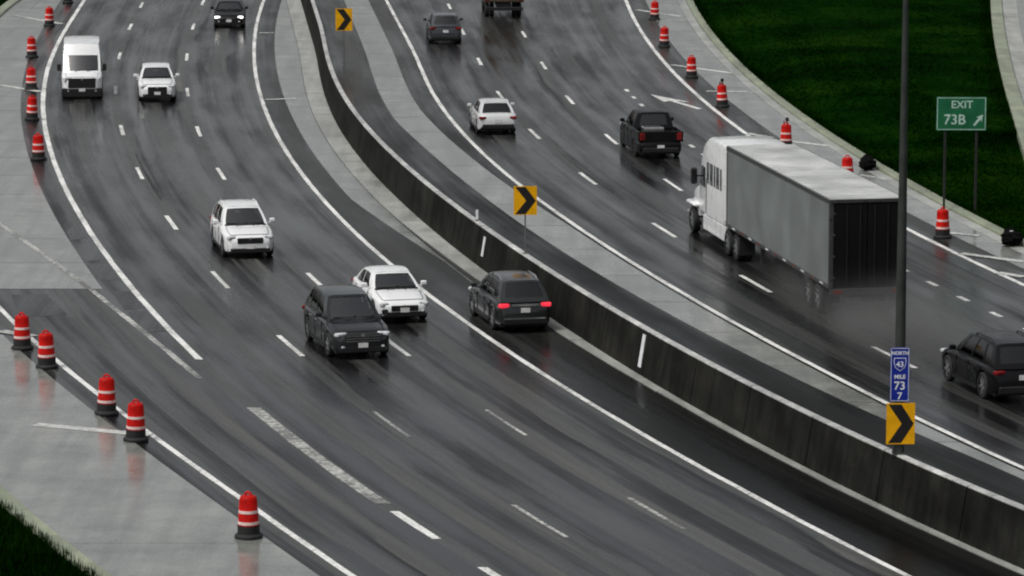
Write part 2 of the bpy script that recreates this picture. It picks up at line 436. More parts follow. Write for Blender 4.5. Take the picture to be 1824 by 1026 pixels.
Y0, Y1 = 70.0, 330.0
def ribbon(mb, a, b, y0, y1, z, u0, u1, nu=4, step=2.0, mat=0, za=None):
    n = max(2, int(math.ceil((y1 - y0) / step)) + 1)
    ys = np.linspace(y0, y1, n); xa, xb = a(ys), b(ys)
    base = len(mb.v)
    for i in range(n):
        for j in range(nu + 1):
            k = j / nu
            mb.v.append((float(xa[i] + (xb[i] - xa[i]) * k), float(ys[i]), z))
            mb.uv.append((u0 + (u1 - u0) * k, float(ys[i])))
    for i in range(n - 1):
        for j in range(nu):
            q = base + i * (nu + 1) + j
            mb.face((q, q + 1, q + nu + 2, q + nu + 1), mat)

# ------------------------------------------------------------------ the setting
# grass: one wide sheet with a gentle roll
mb = MB()
gx = np.concatenate([np.linspace(-3500, -80, 9)[:-1], np.linspace(-80, 90, 60), np.linspace(90, 3500, 9)[1:]])
gy = np.concatenate([np.linspace(-600, 60, 8)[:-1], np.linspace(60, 340, 90), np.linspace(340, 6000, 10)[1:]])
def grass_z(x, y):
    """height of the verge: level with the kerb, then rolling up a little"""
    dR = max(0.0, float(x - cG(y)) - 0.3)
    roll = 0.10 * math.sin(x * 0.35 + y * 0.07) + 0.12 * math.sin(y * 0.11 - x * 0.12)
    k = min(1.0, dR / 4.0)
    d2 = max(0.0, float(cR(y)) - 1.2 - x)
    k *= min(1.0, d2 / 4.0)
    return -0.04 + k * (0.25 + roll)
for y in gy:
    for x in gx:
        inside = (-75 < x < 80) and (65 < y < 330)
        paved = inside and (cK(y) - 0.3 < x < cG(y) + 0.2 or cR(y) - 0.5 < x < cR(y) + 14)
        mb.v.append((float(x), float(y), -0.30 if paved else (grass_z(x, y) if inside else -0.10)))
nx = len(gx)
for i in range(len(gy) - 1):
    for j in range(nx - 1):
        mb.face((i * nx + j, i * nx + j + 1, (i + 1) * nx + j + 1, (i + 1) * nx + j))
g = mb.build('ground', M['grass'], smooth=60)
tag(g, 'dark green grass ground around the highway', kind='structure')

# left roadway (traffic towards the camera) and right roadway (traffic away)
mb = MB()
ribbon(mb, plus(cK, -0.05), cA, Y0, Y1, 0.0, -4.0, 0.0, nu=8, mat=0)
ribbon(mb, cA, cD, Y0, Y1, 0.0, 0.0, 3.0, nu=9, mat=0)
ribbon(mb, cD, plus(cW, 0.0), Y0, Y1, 0.0, 3.0, 4.0, nu=3, mat=2)
left_road = tag(mb.build('left_roadway', [M['asphalt'], M['asphalt_plain'], M['asphalt_median_left']], fix=False), kind='structure')
mb = MB()
ribbon(mb, plus(cW, 0.0), cE, Y0, Y1, 0.0, -1.4, 0.0, nu=3, mat=2)
ribbon(mb, cE, cF, Y0, Y1, 0.0, 0.0, 4.0, nu=12, mat=0)
ribbon(mb, cF, plus(cG, 0.05), Y0, Y1, 0.0, 4.0, 5.0, nu=3, mat=1)
right_road = tag(mb.build('right_roadway', [M['asphalt_right'], M['asphalt_plain'], M['asphalt_median_right']], fix=False), kind='structure')
mb = MB()
ribbon(mb, plus(cR, 0.0), plus(cR, 11.0), 150, Y1, 0.0, 0.0, 3.0, nu=6, mat=0)
ramp_road = tag(mb.build('exit_ramp', [M['slab']], fix=False), kind='structure')

# concrete slabs along the shoulders, cut by open joints
def slabs(parent, a, b, y0, y1, step, mat=None, name='slab', z=0.012, gap=0.03, nsub=2):
    y = y0
    while y < y1 - 0.3:
        e = min(y + step * random.uniform(0.97, 1.03), y1)
        mb = MB()
        ys = np.linspace(y + gap, e - gap, nsub + 1); xa, xb = a(ys), b(ys)
        zz = z + random.uniform(-0.003, 0.003)
        top = [[mb.vert((float(xa[i]), float(ys[i]), zz)), mb.vert((float(xb[i]), float(ys[i]), zz))] for i in range(nsub + 1)]
        bot = [[mb.vert((float(xa[i]), float(ys[i]), -0.08)), mb.vert((float(xb[i]), float(ys[i]), -0.08))] for i in range(nsub + 1)]
        for i in range(nsub):
            mb.face((top[i][0], top[i][1], top[i + 1][1], top[i + 1][0]))
            mb.face((top[i][0], top[i + 1][0], bot[i + 1][0], bot[i][0]))
            mb.face((top[i][1], top[i + 1][1], bot[i + 1][1], bot[i][1]))
        mb.face((top[0][0], top[0][1], bot[0][1], bot[0][0])); mb.face((top[-1][0], top[-1][1], bot[-1][1], bot[-1][0]))
        mb.build(name, mat or M['slab'], parent)
        y = e

slabs(left_road, plus(cK, 0.02), Off(lambda y: cK(y) * 0.52 + cS1(y) * 0.48 - 0.01), 135.3, 262, 6.0)
slabs(left_road, Off(lambda y: cK(y) * 0.52 + cS1(y) * 0.48 + 0.01), cS1, 135.3, 262, 6.0)
slabs(left_road, plus(cK, 0.02), plus(cC, -0.8), 82, 126, 14.0, gap=0.008, nsub=6)
slabs(left_road, Off(lambda y: np.minimum(cD(y) + 1.15 + 2.6 * np.clip((158 - y) / 46, 0, 1), cW(y) - 1.3)), plus(cW, -1.25), 131, 262, 6.0, nsub=4, gap=0.015)
slabs(left_road, Off(lambda y: cW(y) - 0.62 - 0.6 * np.clip((y - 114) / 40, 0, 1)), plus(cW, -0.33), 116, 262, 9.0, mat=M['gutter'], name='gutter_slab', z=0.03)
slabs(left_road, plus(cW, -0.62), plus(cW, -0.33), 80, 116, 9.0, mat=M['gutter'], name='gutter_slab', z=0.03)
slabs(right_road, Off(lambda y: np.maximum(np.minimum(cBand(y), cE(y) - 0.7), cE(y) - 2.7)), Off(lambda y: cE(y) - 0.25 - 0.9 * np.clip((y - 150) / 40, 0, 1)), 84, 262, 6.0)
slabs(right_road, plus(cF, 1.25), plus(cG, -0.75), 122, 262, 6.0)
slabs(right_road, plus(cG, -0.73), plus(cG, -0.22), 122, 262, 3.0, mat=M['gutter'], name='gutter_slab', z=0.02)

# raised kerb stones
def kerbs(parent, c, side, y0, y1, width=0.34, h=0.13):
    y = y0
    while y < y1:
        e = min(y + 3.0, y1); mb = MB()
        ys = np.linspace(y + 0.012, e - 0.012, 3); xs = c(ys)
        prof = [(0.0, -0.06), (0.02, h - 0.05), (0.07, h), (width, h), (width, -0.2), (0.0, -0.2)]
        rows = [[mb.vert((float(xs[i]) + side * px, float(ys[i]), pz)) for px, pz in prof] for i in range(3)]
        for i in range(2):
            for j in range(len(prof)):
                k = (j + 1) % len(prof)
                mb.face((rows[i][j], rows[i][k], rows[i + 1][k], rows[i + 1][j]))
        mb.face(rows[0]); mb.face(rows[2][::-1])
        mb.build('kerb_stone', M['kerb'], parent)
        y = e
kerb_l = tag(empty('left_kerb', (0, 0, 0)), kind='structure')
kerbs(kerb_l, cK, -1, 84, 118, width=0.62); kerbs(kerb_l, cK, -1, 200, 262, width=0.62)
kerb_r = tag(empty('right_kerb', (0, 0, 0)), kind='structure')
kerbs(kerb_r, plus(cG, -0.2), 1, 124, 262, width=0.42)
kerb_e = tag(empty('exit_ramp_kerb', (0, 0, 0)), kind='structure')
kerbs(kerb_e, cR, -1, 170, 262, width=0.75)
slabs(ramp_road, plus(cR, 0.02), plus(cR, 0.9), 170, 262, 3.0, mat=M['gutter'], name='gutter_slab', z=0.02)

# painted lines
def strip(parent, c, wd, y0, y1, z=0.005, mat='white_paint', name='edge_line', step=1.5):
    mb = MB(); n = max(2, int((y1 - y0) / step) + 1)
    ys = np.linspace(y0, y1, n); xs = c(ys)
    for i in range(n):
        jl, jr = random.uniform(-0.012, 0.012), random.uniform(-0.012, 0.012)
        mb.v.append((float(xs[i]) - wd / 2 + jl, float(ys[i]), z)); mb.v.append((float(xs[i]) + wd / 2 + jr, float(ys[i]), z))
    for i in range(n - 1): mb.face((2 * i, 2 * i + 1, 2 * i + 3, 2 * i + 2))
    return mb.build(name, M[mat], parent, fix=False)
strip(left_road, cA, 0.22, 121.5, 262)
strip(left_road, cA, 0.42, 100.3, 113.5, mat='faded_paint', name='gore_line')
strip(left_road, cB, 0.22, 133.0, 153, z=0.019, mat='faded_paint')
strip(left_road, cB, 0.22, 118.2, 133.5, mat='faded_paint')
strip(left_road, cC, 0.19, 80, 140)
strip(left_road, cD, 0.19, 80, 262)
strip(right_road, cE, 0.19, 80, 262)
strip(right_road, cF, 0.21, 118, 262)
for yy in (247, 232.5, 215.5, 198.5, 181.5, 166.2, 151.5, 137.4, 124, 111, 98.3, 86): strip(left_road, L1, 0.17 if yy > 118 else 0.13, yy - 1.9, yy + 1.9, mat='white_paint' if yy > 118 else 'faded_paint', name='lane_dash')
for yy in (249, 232.6, 214.9, 197.4, 181, 166, 151, 137, 124, 111.3, 99.2, 87): strip(left_road, L2, 0.17 if yy > 118 else 0.13, yy - 1.9, yy + 1.9, mat='white_paint' if yy > 118 else 'faded_paint', name='lane_dash')
for yy in (97.8, 91.5, 85.5): strip(left_road, cA, 0.24, yy - 1.6, yy + 1.6, name='lane_dash')
for yy in (246, 229.5, 212.5, 196, 180, 164.5, 149.5, 136.5, 121.9, 108, 94): strip(right_road, R1, 0.17, yy - 1.9, yy + 1.9, name='lane_dash')
for yy in (244, 227.8, 210.4, 194, 178, 162.5, 147.5, 133, 119, 105): strip(right_road, R2, 0.17, yy - 1.9, yy + 1.9, name='lane_dash')
yy = 104.0
while yy < 200:
    strip(right_road, R3, 0.2, yy - 0.5, yy + 0.5, name='lane_dash'); yy += 3.25
strip(right_road, plus(cF, -1.25), 0.34, 129.2, 131.6, name='gore_line')

strip(left_road, plus(L1, 1.15), 0.16, 186, 258, mat='seam', name='seam')

def bar(parent, p, q, wd=0.16, z=0.0225, mat='seal', name='transverse_line'):
    a = Vector((*ground(*p), z)); b = Vector((*ground(*q), z))
    d = (b - a).normalized(); n = Vector((-d.y, d.x, 0)) * wd / 2
    mb = MB(); mb.poly([a - n, b - n, b + n, a + n]); return mb.build(name, M[mat], parent)
for p, q in (((26, 28), (110, 43)), ((0, 152), (74, 164)), ((62, 757), (268, 776)), ((0, 590), (60, 600))): bar(left_road, p, q, 0.45)
for p, q in (((462, 59), (488, 59)), ((472, 178), (528, 176))): bar(left_road, p, q, 0.4)
for p, q in (((1134, 18), (1214, 30)), ((1196, 116), (1304, 131)), ((1258, 163), (1330, 164)), ((1330, 238), (1376, 246)), ((1404, 252), (1490, 262)), ((1530, 312), (1580, 320)), ((1711, 452), (1824, 467)), ((1690, 415), (1745, 421)), ((1776, 486), (1824, 494))): bar(right_road, p, q, 0.42)

# lane-change arrow
tip = Vector((*ground(1158, 168), 0.005)); tail = Vector((*ground(1246, 194), 0.005))
d = (tip - tail).normalized(); n = Vector((-d.y, d.x, 0)); Lw = (tip - tail).length
mb = MB()
mb.poly([tail - n * 0.13, tail + d * (Lw * 0.52) - n * 0.13, tail + d * (Lw * 0.42) - n * 0.62, tip, tail + d * (Lw * 0.5) + n * 0.55, tail + d * (Lw * 0.55) + n * 0.13, tail + n * 0.13])
mb.build('lane_arrow', M['white_paint'], right_road)

# darker repairs in the asphalt
def patch(parent, pix, z=0.0035):
    mb = MB(); ps = [ground(*q) for q in pix]
    for x, y in ps: mb.v.append((x, y, z)); mb.uv.append((x / 3.6, y))
    mb.face(range(len(ps))); mb.build('asphalt_patch', M['asphalt_patch'], parent)
patch(left_road, [(112, 398), (136, 396), (158, 424), (126, 428)])
patch(left_road, [(130, 434), (166, 432), (190, 462), (152, 466)])
patch(left_road, [(154, 470), (196, 468), (222, 498), (180, 500)])
patch(left_road, [(200, 520), (236, 518), (262, 548), (222, 552)])
patch(left_road, [(228, 556), (268, 553), (298, 590), (254, 592)])
patch(left_road, [(20, 525), (82, 524), (120, 560), (40, 566)])
patch(right_road, [(1306, 208), (1330, 206), (1360, 236), (1338, 240)])
patch(right_road, [(1332, 242), (1356, 238), (1384, 262), (1362, 264)])
patch(right_road, [(1750, 470), (1782, 472), (1824, 486), (1824, 498)])

# grass blades: a fringe over the kerbs and clumps over the verge
def tufts():
    V, F = [], []
    spots = []
    for _ in range(26000):
        y = random.uniform(140, 262); x0 = float(cG(y)) + 0.25; x1 = min(float(cR(y)) - 0.9, y * 0.15)
        if x1 > x0: spots.append((random.uniform(x0, x1), y, random.uniform(0.06, 0.17)))
    for _ in range(7000):
        y = random.uniform(124, 262); spots.append((float(cG(y)) + 0.26 + abs(random.gauss(0, 0.22)) - 0.12 * (random.random() < 0.3), y, random.uniform(0.12, 0.36)))
    for _ in range(9000):
        y = random.uniform(86, 112); spots.append((float(cK(y)) - 0.60 - abs(random.gauss(0, 0.8)) + 0.16 * (random.random() < 0.4), y, random.uniform(0.14, 0.42)))
    for _ in range(2500):
        y = random.uniform(215, 262); spots.append((float(cK(y)) - 0.60 - abs(random.gauss(0, 0.7)), y, random.uniform(0.10, 0.22)))
    for _ in range(2500):
        y = random.uniform(180, 262); spots.append((float(cR(y)) - 0.75 - abs(random.gauss(0, 0.3)), y, random.uniform(0.10, 0.22)))
    for x, y, h in spots:
        z = grass_z(x, y) - 0.03
        for k in range(4):
            a = random.uniform(0, 6.283); b = a + 1.57; r = random.uniform(0.01, 0.09); ln = random.uniform(0.03, 0.11); wv = 0.026
            bx, by = x + r * math.cos(a), y + r * math.sin(a); i = len(V)
            V += [(bx - wv * math.cos(b), by - wv * math.sin(b), z), (bx + wv * math.cos(b), by + wv * math.sin(b), z), (bx + ln * math.cos(a), by + ln * math.sin(a), z + h * random.uniform(0.6, 1.1))]
            F.append((i, i + 1, i + 2))
    me = bpy.data.meshes.new('grass_blades'); me.from_pydata(V, [], F); me.materials.append(M['grass'])
    o = bpy.data.objects.new('grass_blades', me); COL.objects.link(o)
    return tag(o, 'short dark green grass blades along the kerbs and verge', 'grass', kind='stuff')
tufts()

# ------------------------------------------------------------------ median barrier in cast sections
wall = empty('median_barrier', (float(cW(130)), 130, 0))
tag(wall, 'long curved concrete median barrier with top coloured pale as skylit between the two roadways', 'barrier')
WALL_H = 1.42
def wall_sections():
    y = 78.0
    while y < 262:
        e = y + 4.5
        ys = np.linspace(y + 0.025, e - 0.025, 4); xs = cW(ys)
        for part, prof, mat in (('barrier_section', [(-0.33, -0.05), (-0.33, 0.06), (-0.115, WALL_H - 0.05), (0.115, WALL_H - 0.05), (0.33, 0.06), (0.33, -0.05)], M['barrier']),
                                ('barrier_top_skylit', [(-0.110, WALL_H - 0.048), (-0.110, WALL_H - 0.02), (-0.09, WALL_H), (0.09, WALL_H), (0.110, WALL_H - 0.02), (0.110, WALL_H - 0.048)], M['cap'])):
            mb = MB(); rows = []
            for i in range(4):
                sl = cW.slope(float(ys[i])); nx_, ny_ = 1 / math.hypot(1, sl), -sl / math.hypot(1, sl)
                rows.append([mb.vert((float(xs[i]) + a * nx_ - wall.location.x, float(ys[i]) + a * ny_ - wall.location.y, z)) for a, z in prof])
            n_ = len(prof)
            for i in range(3):
                for j in range(n_):
                    k = (j + 1) % n_
                    mb.face((rows[i][j], rows[i][k], rows[i + 1][k], rows[i + 1][j]))
            mb.face(rows[0]); mb.face(rows[-1][::-1])
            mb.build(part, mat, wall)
        y = e
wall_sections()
# pale reflector strips fixed to the face of the barrier, and one standing on its cap
def face_strip(y, h0, h1, wd=0.07):
    sl = cW.slope(y); L = math.hypot(1, sl); nx_, ny_ = 1 / L, -sl / L; tx, ty = sl / L, 1 / L
    mb = MB(); cx = float(cW(y))
    def P(h, t, o):
        a = -(0.33 - 0.215 * (h - 0.06) / 1.31) - o
        return (cx + a * nx_ + t * tx - wall.location.x, y + a * ny_ + t * ty - wall.location.y, h)
    front = [P(h0, -wd * 2, 0.02), P(h0, wd * 2, 0.02), P(h1, wd * 2, 0.02), P(h1, -wd * 2, 0.02)]
    back = [P(h0, -wd * 2, 0.0), P(h0, wd * 2, 0.0), P(h1, wd * 2, 0.0), P(h1, -wd * 2, 0.0)]
    a = [mb.vert(p) for p in front]; b = [mb.vert(p) for p in back]
    mb.face(a)
    for i in range(4): mb.face((a[i], a[(i + 1) % 4], b[(i + 1) % 4], b[i]))
    mb.build('reflector_strip', M['legend'], wall)
face_strip(140.0, 0.45, 1.15); face_strip(118.9, 0.25, 1.25)

def delineator(y, label):
    o = empty('delineator_post', (float(cW(y)), y, WALL_H)); tag(o, label, 'delineator')
    mb = MB(); mb.box((0, 0, 0.20), (0.09, 0.02, 0.40)); mb.build('blade', M['legend'], o)
    mb = MB(); mb.lathe([(0.07, 0.0), (0.07, 0.02), (0.04, 0.035)], 12); mb.build('base', M['rubber'], o)
delineator(142.2, 'short white delineator standing on the barrier cap left of the near chevron')

# ------------------------------------------------------------------ traffic drums
def drum_proto():
    root = empty('traffic_drum')
    k = 1.09
    mb = MB(); mb.lathe([(0.40, 0.0), (0.41, 0.02), (0.40, 0.07), (0.33, 0.12), (0.315, 0.12)], 22); mb.build('base', M['rubber'], root, smooth=40)
    prof = [(0.312, 0.10), (0.308, 0.30 * k), (0.300, 0.31 * k), (0.298, 0.39 * k), (0.290, 0.40 * k), (0.282, 0.55 * k), (0.276, 0.56 * k), (0.274, 0.64 * k), (0.266, 0.65 * k), (0.256, 0.86 * k), (0.235, 0.92 * k), (0.20, 0.945 * k), (0.06, 0.95 * k)]
    mb = MB(); mb.lathe(prof, 22); mb.build('drum_body', M['drum'], root, smooth=40)
    mb = MB(); mb.lathe([(0.320, 0.02), (0.316, 0.325)], 22, caps=False); mb.build('base_collar', M['rubber'], root, smooth=40)
    for z0, z1, r in ((0.315, 0.385, 0.305), (0.565, 0.635, 0.281)):
        mb = MB(); mb.lathe([(r - 0.012, z0 * k), (r, z0 * k + 0.004), (r - 0.002, z1 * k - 0.004), (r - 0.014, z1 * k)], 22, caps=False); mb.build('reflective_band', M['band'], root, smooth=40)
    mb = MB(); mb.tube([(-0.10, 0, 0.94 * k), (-0.09, 0, 1.0 * k), (0.0, 0, 1.03 * k), (0.09, 0, 1.0 * k), (0.10, 0, 0.94 * k)], 0.028, 8); mb.build('handle', M['drum'], root, smooth=50)
    return root
proto = drum_proto()
used = [False]
def place_drum(px, py, label, grp, light=False, sc=1.0):
    o = proto if not used[0] else copy_tree(proto)
    used[0] = True
    x, y = ground(px, py, 0.02)
    o.location = (x, y, 0.014); o.rotation_euler = (random.gauss(0, 0.02), random.gauss(0, 0.02), random.uniform(-0.6, 0.6)); o.scale = (sc * 0.88, sc * 0.88, sc * 1.04)
    tag(o, label, 'traffic drum', grp)
    if light:
        mb = MB(); mb.box((0.04, 0, 1.10), (0.05, 0.05, 0.16)); mb.lathe([(0.06, -0.035), (0.095, -0.03), (0.095, 0.03), (0.06, 0.035)], 14, c=(0.04, 0, 1.25), axis='y')
        mb.build('warning_light', M['rubber'], o, smooth=40)
        mb = MB(); mb.box((-0.12, 0, 1.08), (0.05, 0.04, 0.22)); mb.build('light_battery', M['rubber'], o)
GL = 'drums along the left shoulder beside the white van'
for px, py, lb in ((121, 5, 'orange drum cut by the top edge, farthest one beside the van lane'),
                   (88, 46, 'orange drum on the pale stripe, just up-left of the white van'),
                   (57, 102, 'orange drum left of the white van roof, second below the pale stripe'),
                   (56, 159, 'orange drum at the left stripe, level with the white van bumper'),
                   (57, 213, 'orange drum left of the edge line, just below the white van'),
                   (69, 284, 'lowest orange drum of the row by the white van, against the edge line')):
    place_drum(px, py, lb, GL, sc=1.0)
GR = 'drums along the ramp edge line at lower left'
for px, py, lb in ((40, 621, 'orange striped drum nearest the left picture edge on ramp line'),
                   (84, 654, 'orange striped drum second from left on ramp edge line'),
                   (190, 737, 'orange striped drum just above the pale crossing stripe, left of a twin'),
                   (242, 784, 'orange striped drum standing on the pale crossing stripe by the ramp line'),
                   (443, 957, 'nearest and largest orange striped drum, alone at the bottom of ramp line')):
    place_drum(px, py, lb, GR)
GS = 'drums along the right shoulder beside the grass'
for px, py, lb, lt in ((1166, 35, 'orange drum farthest up the right shoulder at the top edge', False),
                       (1183, 83, 'orange drum second from the top on the right shoulder', False),
                       (1232, 138, 'orange drum on the pale stripe above the painted arrow, right shoulder', False),
                       (1287, 190, 'orange drum right of the painted lane arrow', True),
                       (1400, 264, 'orange drum with warning light beyond the trailer roof', True),
                       (1510, 326, 'orange drum half hidden behind the trailer roof', False),
                       (1679, 423, 'orange drum in front of the green exit sign post', False)):
    place_drum(px, py, lb, GS, lt)

# ------------------------------------------------------------------ signs and pole
def lettering(text, size, loc, mat, parent, rot=(math.pi / 2, 0, 0), bold=0.0, sx=1.0, name='lettering'):
    c = bpy.data.curves.new(name, 'FONT'); c.body = text; c.size = size; c.align_x = 'CENTER'; c.align_y = 'CENTER'
    c.extrude = 0.002; c.offset = bold; c.resolution_u = 3
    t = bpy.data.objects.new(name, c); COL.objects.link(t)
    bpy.context.view_layer.update()
    me = bpy.data.meshes.new_from_object(t.evaluated_get(bpy.context.evaluated_depsgraph_get()))
    bpy.data.objects.remove(t); bpy.data.curves.remove(c)
    me.materials.clear(); me.materials.append(mat)
    return put(name, me, parent, loc, rot, (sx, 1, 1))

def panel(parent, w_, h_, c, mat, name='panel', th=0.02, border=None):
    """sheet-metal face looking along -y of its parent, with an aluminium back"""
    mb = MB(); mb.box(c, (w_, th, h_)); o = mb.build(name, mat, parent)
    mb = MB(); mb.box((c[0], c[1] + th / 2 + 0.006, c[2]), (w_ - 0.02, 0.008, h_ - 0.02)); mb.build('backing', M['sign_back'], parent)
    if border:
        mb = MB(); t = border[1]; y = c[1] - th / 2 - 0.002
        for a, b, cc, dd in ((0, h_ / 2 - t, w_ - 2 * t, t * 0.6), (0, -h_ / 2 + t, w_ - 2 * t, t * 0.6), (-w_ / 2 + t, 0, t * 0.6, h_ - 2.7 * t), (w_ / 2 - t, 0, t * 0.6, h_ - 2.7 * t)):
            mb.box((c[0] + a, y, c[2] + b), (cc, 0.003, dd))
        mb.build('border', border[0], parent)
    return o

def chevron_mark(parent, w_, h_, c, y):
    mb = MB(); k = 0.40 * w_
    L, R_, zt = c[0] - 0.46 * w_, c[0] + 0.46 * w_, 0.47 * h_
    mb.prism([(L + 0.02, y, c[2] + zt), (L + k + 0.06, y, c[2] + zt), (R_, y, c[2]), (L + k + 0.06, y, c[2] - zt), (L + 0.02, y, c[2] - zt), (R_ - k - 0.02, y, c[2])], (0, -0.003, 0))
    mb.build('chevron_mark', M['black_sign'], parent)

def chevron_sign(loc, w_, h_, zb, rz, label):
    o = empty('chevron_sign', loc, rz); tag(o, label, 'road sign', 'chevron signs along the median barrier')
    panel(o, w_, h_, (0, -0.05, zb + h_ / 2), M['yellow'])
    chevron_mark(o, w_, h_, (0, -0.06, zb + h_ / 2), -0.0615)
    mb = MB(); mb.box((0, 0, zb / 2 + h_ * 0.45), (0.05, 0.06, zb + h_ * 0.9), bev=0.008); mb.build('post', M['post'], o)
    mb = MB(); mb.box((0, 0, 0.012), (0.20, 0.20, 0.024), bev=0.006); mb.build('base_plate', M['post'], o)
chevron_sign((float(cW(134.2)), 134.2, WALL_H), 0.80, 1.0, 1.36, 0.05, 'yellow and black chevron sign on a thin post in the middle of the picture')
bx, by = ground(613, 112)
chevron_sign((bx, by, 0.0), 0.90, 1.20, 1.75, 0.1, 'small distant chevron sign beside the barrier at the top')

PY = 99.9
pole = empty('light_pole', (float(cW(PY)), PY, WALL_H)); tag(pole, 'tall dark tapered light pole standing on the median barrier', 'light pole')
mb = MB(); mb.lathe([(0.155, 0.0), (0.150, 1.0), (0.120, 5.5), (0.075, 11.5), (0.060, 15.0)], 18); mb.build('shaft', M['steel'], pole, smooth=40)
mb = MB(); mb.box((0, 0, 0.015), (0.34, 0.34, 0.03), bev=0.008)
for a in (-1, 1):
    for b in (-1, 1): mb.lathe([(0.02, 0.03), (0.02, 0.08), (0.01, 0.085)], 8, c=(a * 0.135, b * 0.135, 0))
mb.build('base_plate', M['steel'], pole)
for s in (-1, 1):
    mb = MB(); mb.tube([(s * 0.04, 0, 14.6), (s * 0.9, 0, 15.3), (s * 2.6, 0, 15.6)], [0.045, 0.04, 0.032], 10); mb.build('arm', M['steel'], pole, smooth=40)
    mb = MB(); mb.box((s * 2.95, 0, 15.58), (0.75, 0.32, 0.14), bev=0.03); mb.build('lamp_head', M['steel'], pole)
cs = empty('chevron_sign', (float(cW(PY)) + 0.02, PY - 0.19, WALL_H), 0.06); tag(cs, 'yellow and black chevron sign fixed low on the light pole', 'road sign', 'chevron signs along the median barrier')
panel(cs, 0.74, 1.08, (0, 0, 0.29 + 0.54), M['yellow'])
chevron_mark(cs, 0.74, 1.08, (0, -0.01, 0.29 + 0.54), -0.0115)
mb = MB(); mb.box((0, 0.03, 1.15), (0.36, 0.03, 0.05)); mb.box((0, 0.03, 0.5), (0.36, 0.03, 0.05)); mb.build('bracket', M['steel'], cs)
bs = empty('mile_marker_sign', (float(cW(PY)) - 0.02, PY - 0.19, WALL_H + 1.40), 0.02); tag(bs, 'narrow blue mile marker sign with white legend on the light pole', 'road sign')
panel(bs, 0.50, 1.42, (0, 0, 0.72), M['blue'], border=(M['legend'], 0.022))
for tx, sz, zz in (('NORTH', 0.125, 1.28), ('MILE', 0.145, 0.66), ('73', 0.30, 0.42), ('7', 0.26, 0.15)):
    lettering(tx, sz, (0, -0.0125, zz), M['legend'], bs, bold=0.004)
# interstate-style shield: outline, then number
mb = MB(); sh = [(-0.15, 1.16), (0.15, 1.16), (0.165, 1.05), (0.12, 0.90), (0.0, 0.81), (-0.12, 0.90), (-0.165, 1.05)]
mb.prism([(a, -0.0105, b) for a, b in sh], (0, -0.002, 0)); mb.build('shield_rim', M['legend'], bs)
mb = MB(); mb.prism([(a * 0.9, -0.0128, 0.99 + (b - 0.99) * 0.9) for a, b in sh], (0, -0.002, 0)); mb.build('shield', M['blue'], bs)
lettering('43', 0.20, (0, -0.0165, 0.985), M['legend'], bs, bold=0.004)

ex, ey = ground(1709, 377)
es = empty('exit_sign', (ex, ey, 0.05), -0.02); tag(es, 'green exit sign with white number on two posts in the grass', 'road sign')
panel(es, 1.98, 1.34, (0, -0.06, 3.2 + 0.67), M['green'], border=(M['legend_green'], 0.045))
lettering('EXIT', 0.42, (0.02, -0.0725, 4.22), M['legend_green'], es, bold=0.006)
lettering('73B', 0.56, (-0.26, -0.0725, 3.62), M['legend_green'], es, bold=0.008)
mb = MB(); a = Vector((0.50, -0.071, 3.40)); b = Vector((0.86, -0.071, 3.84)); dd = (b - a).normalized(); nn = Vector((-dd.z, 0, dd.x))
mb.prism([a - nn * 0.045, a + dd * 0.36 - nn * 0.045, a + dd * 0.30 - nn * 0.15, b, a + dd * 0.30 + nn * 0.15, a + dd * 0.36 + nn * 0.045, a + nn * 0.045], (0, -0.003, 0)); mb.build('arrow', M['legend_green'], es)
for s in (-0.62, 0.62):
    mb = MB(); mb.box((s, 0.02, 2.2), (0.09, 0.10, 4.5)); mb.build('post', M['rubber'], es)

# black filter sacks slumped on the kerb inlets
def sack(px, py, label):
    x, y = ground(px, py, 0.1); o = empty('filter_sack', (x, y, 0.08), math.atan2(1, cG.slope(y)) - math.pi / 2); tag(o, label, 'sack', 'black sacks on the right kerb')
    for (cx, cy, cz, rx, ry, rz_), nm in (((0, 0, 0.20, 0.36, 0.62, 0.25), 'sack_body'), ((0.08, 0.46, 0.26, 0.27, 0.30, 0.24), 'sack_lump'), ((-0.22, -0.38, 0.14, 0.26, 0.30, 0.17), 'sack_lump')):
        bm = bmesh.new(); bmesh.ops.create_icosphere(bm, subdivisions=3, radius=1.0)
        ph = random.uniform(0, 9)
        for v in bm.verts:
            k = 1 + 0.16 * math.sin(v.co.x * 4.1 + ph) * math.cos(v.co.y * 3.3) + 0.10 * math.sin(v.co.z * 7 + v.co.y * 5 + ph)
            v.co = Vector((cx + v.co.x * rx * k, cy + v.co.y * ry * k, max(-0.06, cz + v.co.z * rz_ * k)))
        me = bpy.data.meshes.new(nm); bm.to_mesh(me); bm.free(); me.materials.append(M['sack'])
        put(nm, me, o)
    mb = MB(); mb.box((0.02, 0.1, 0.44), (0.10, 0.12, 0.02), rz=0.5); mb.build('tag_strip', M['legend'], o)
sack(1546, 298, 'black lumpy sack on the kerb just behind the trailer roof')
sack(1802, 432, 'black lumpy sack on the kerb at the right picture edge')

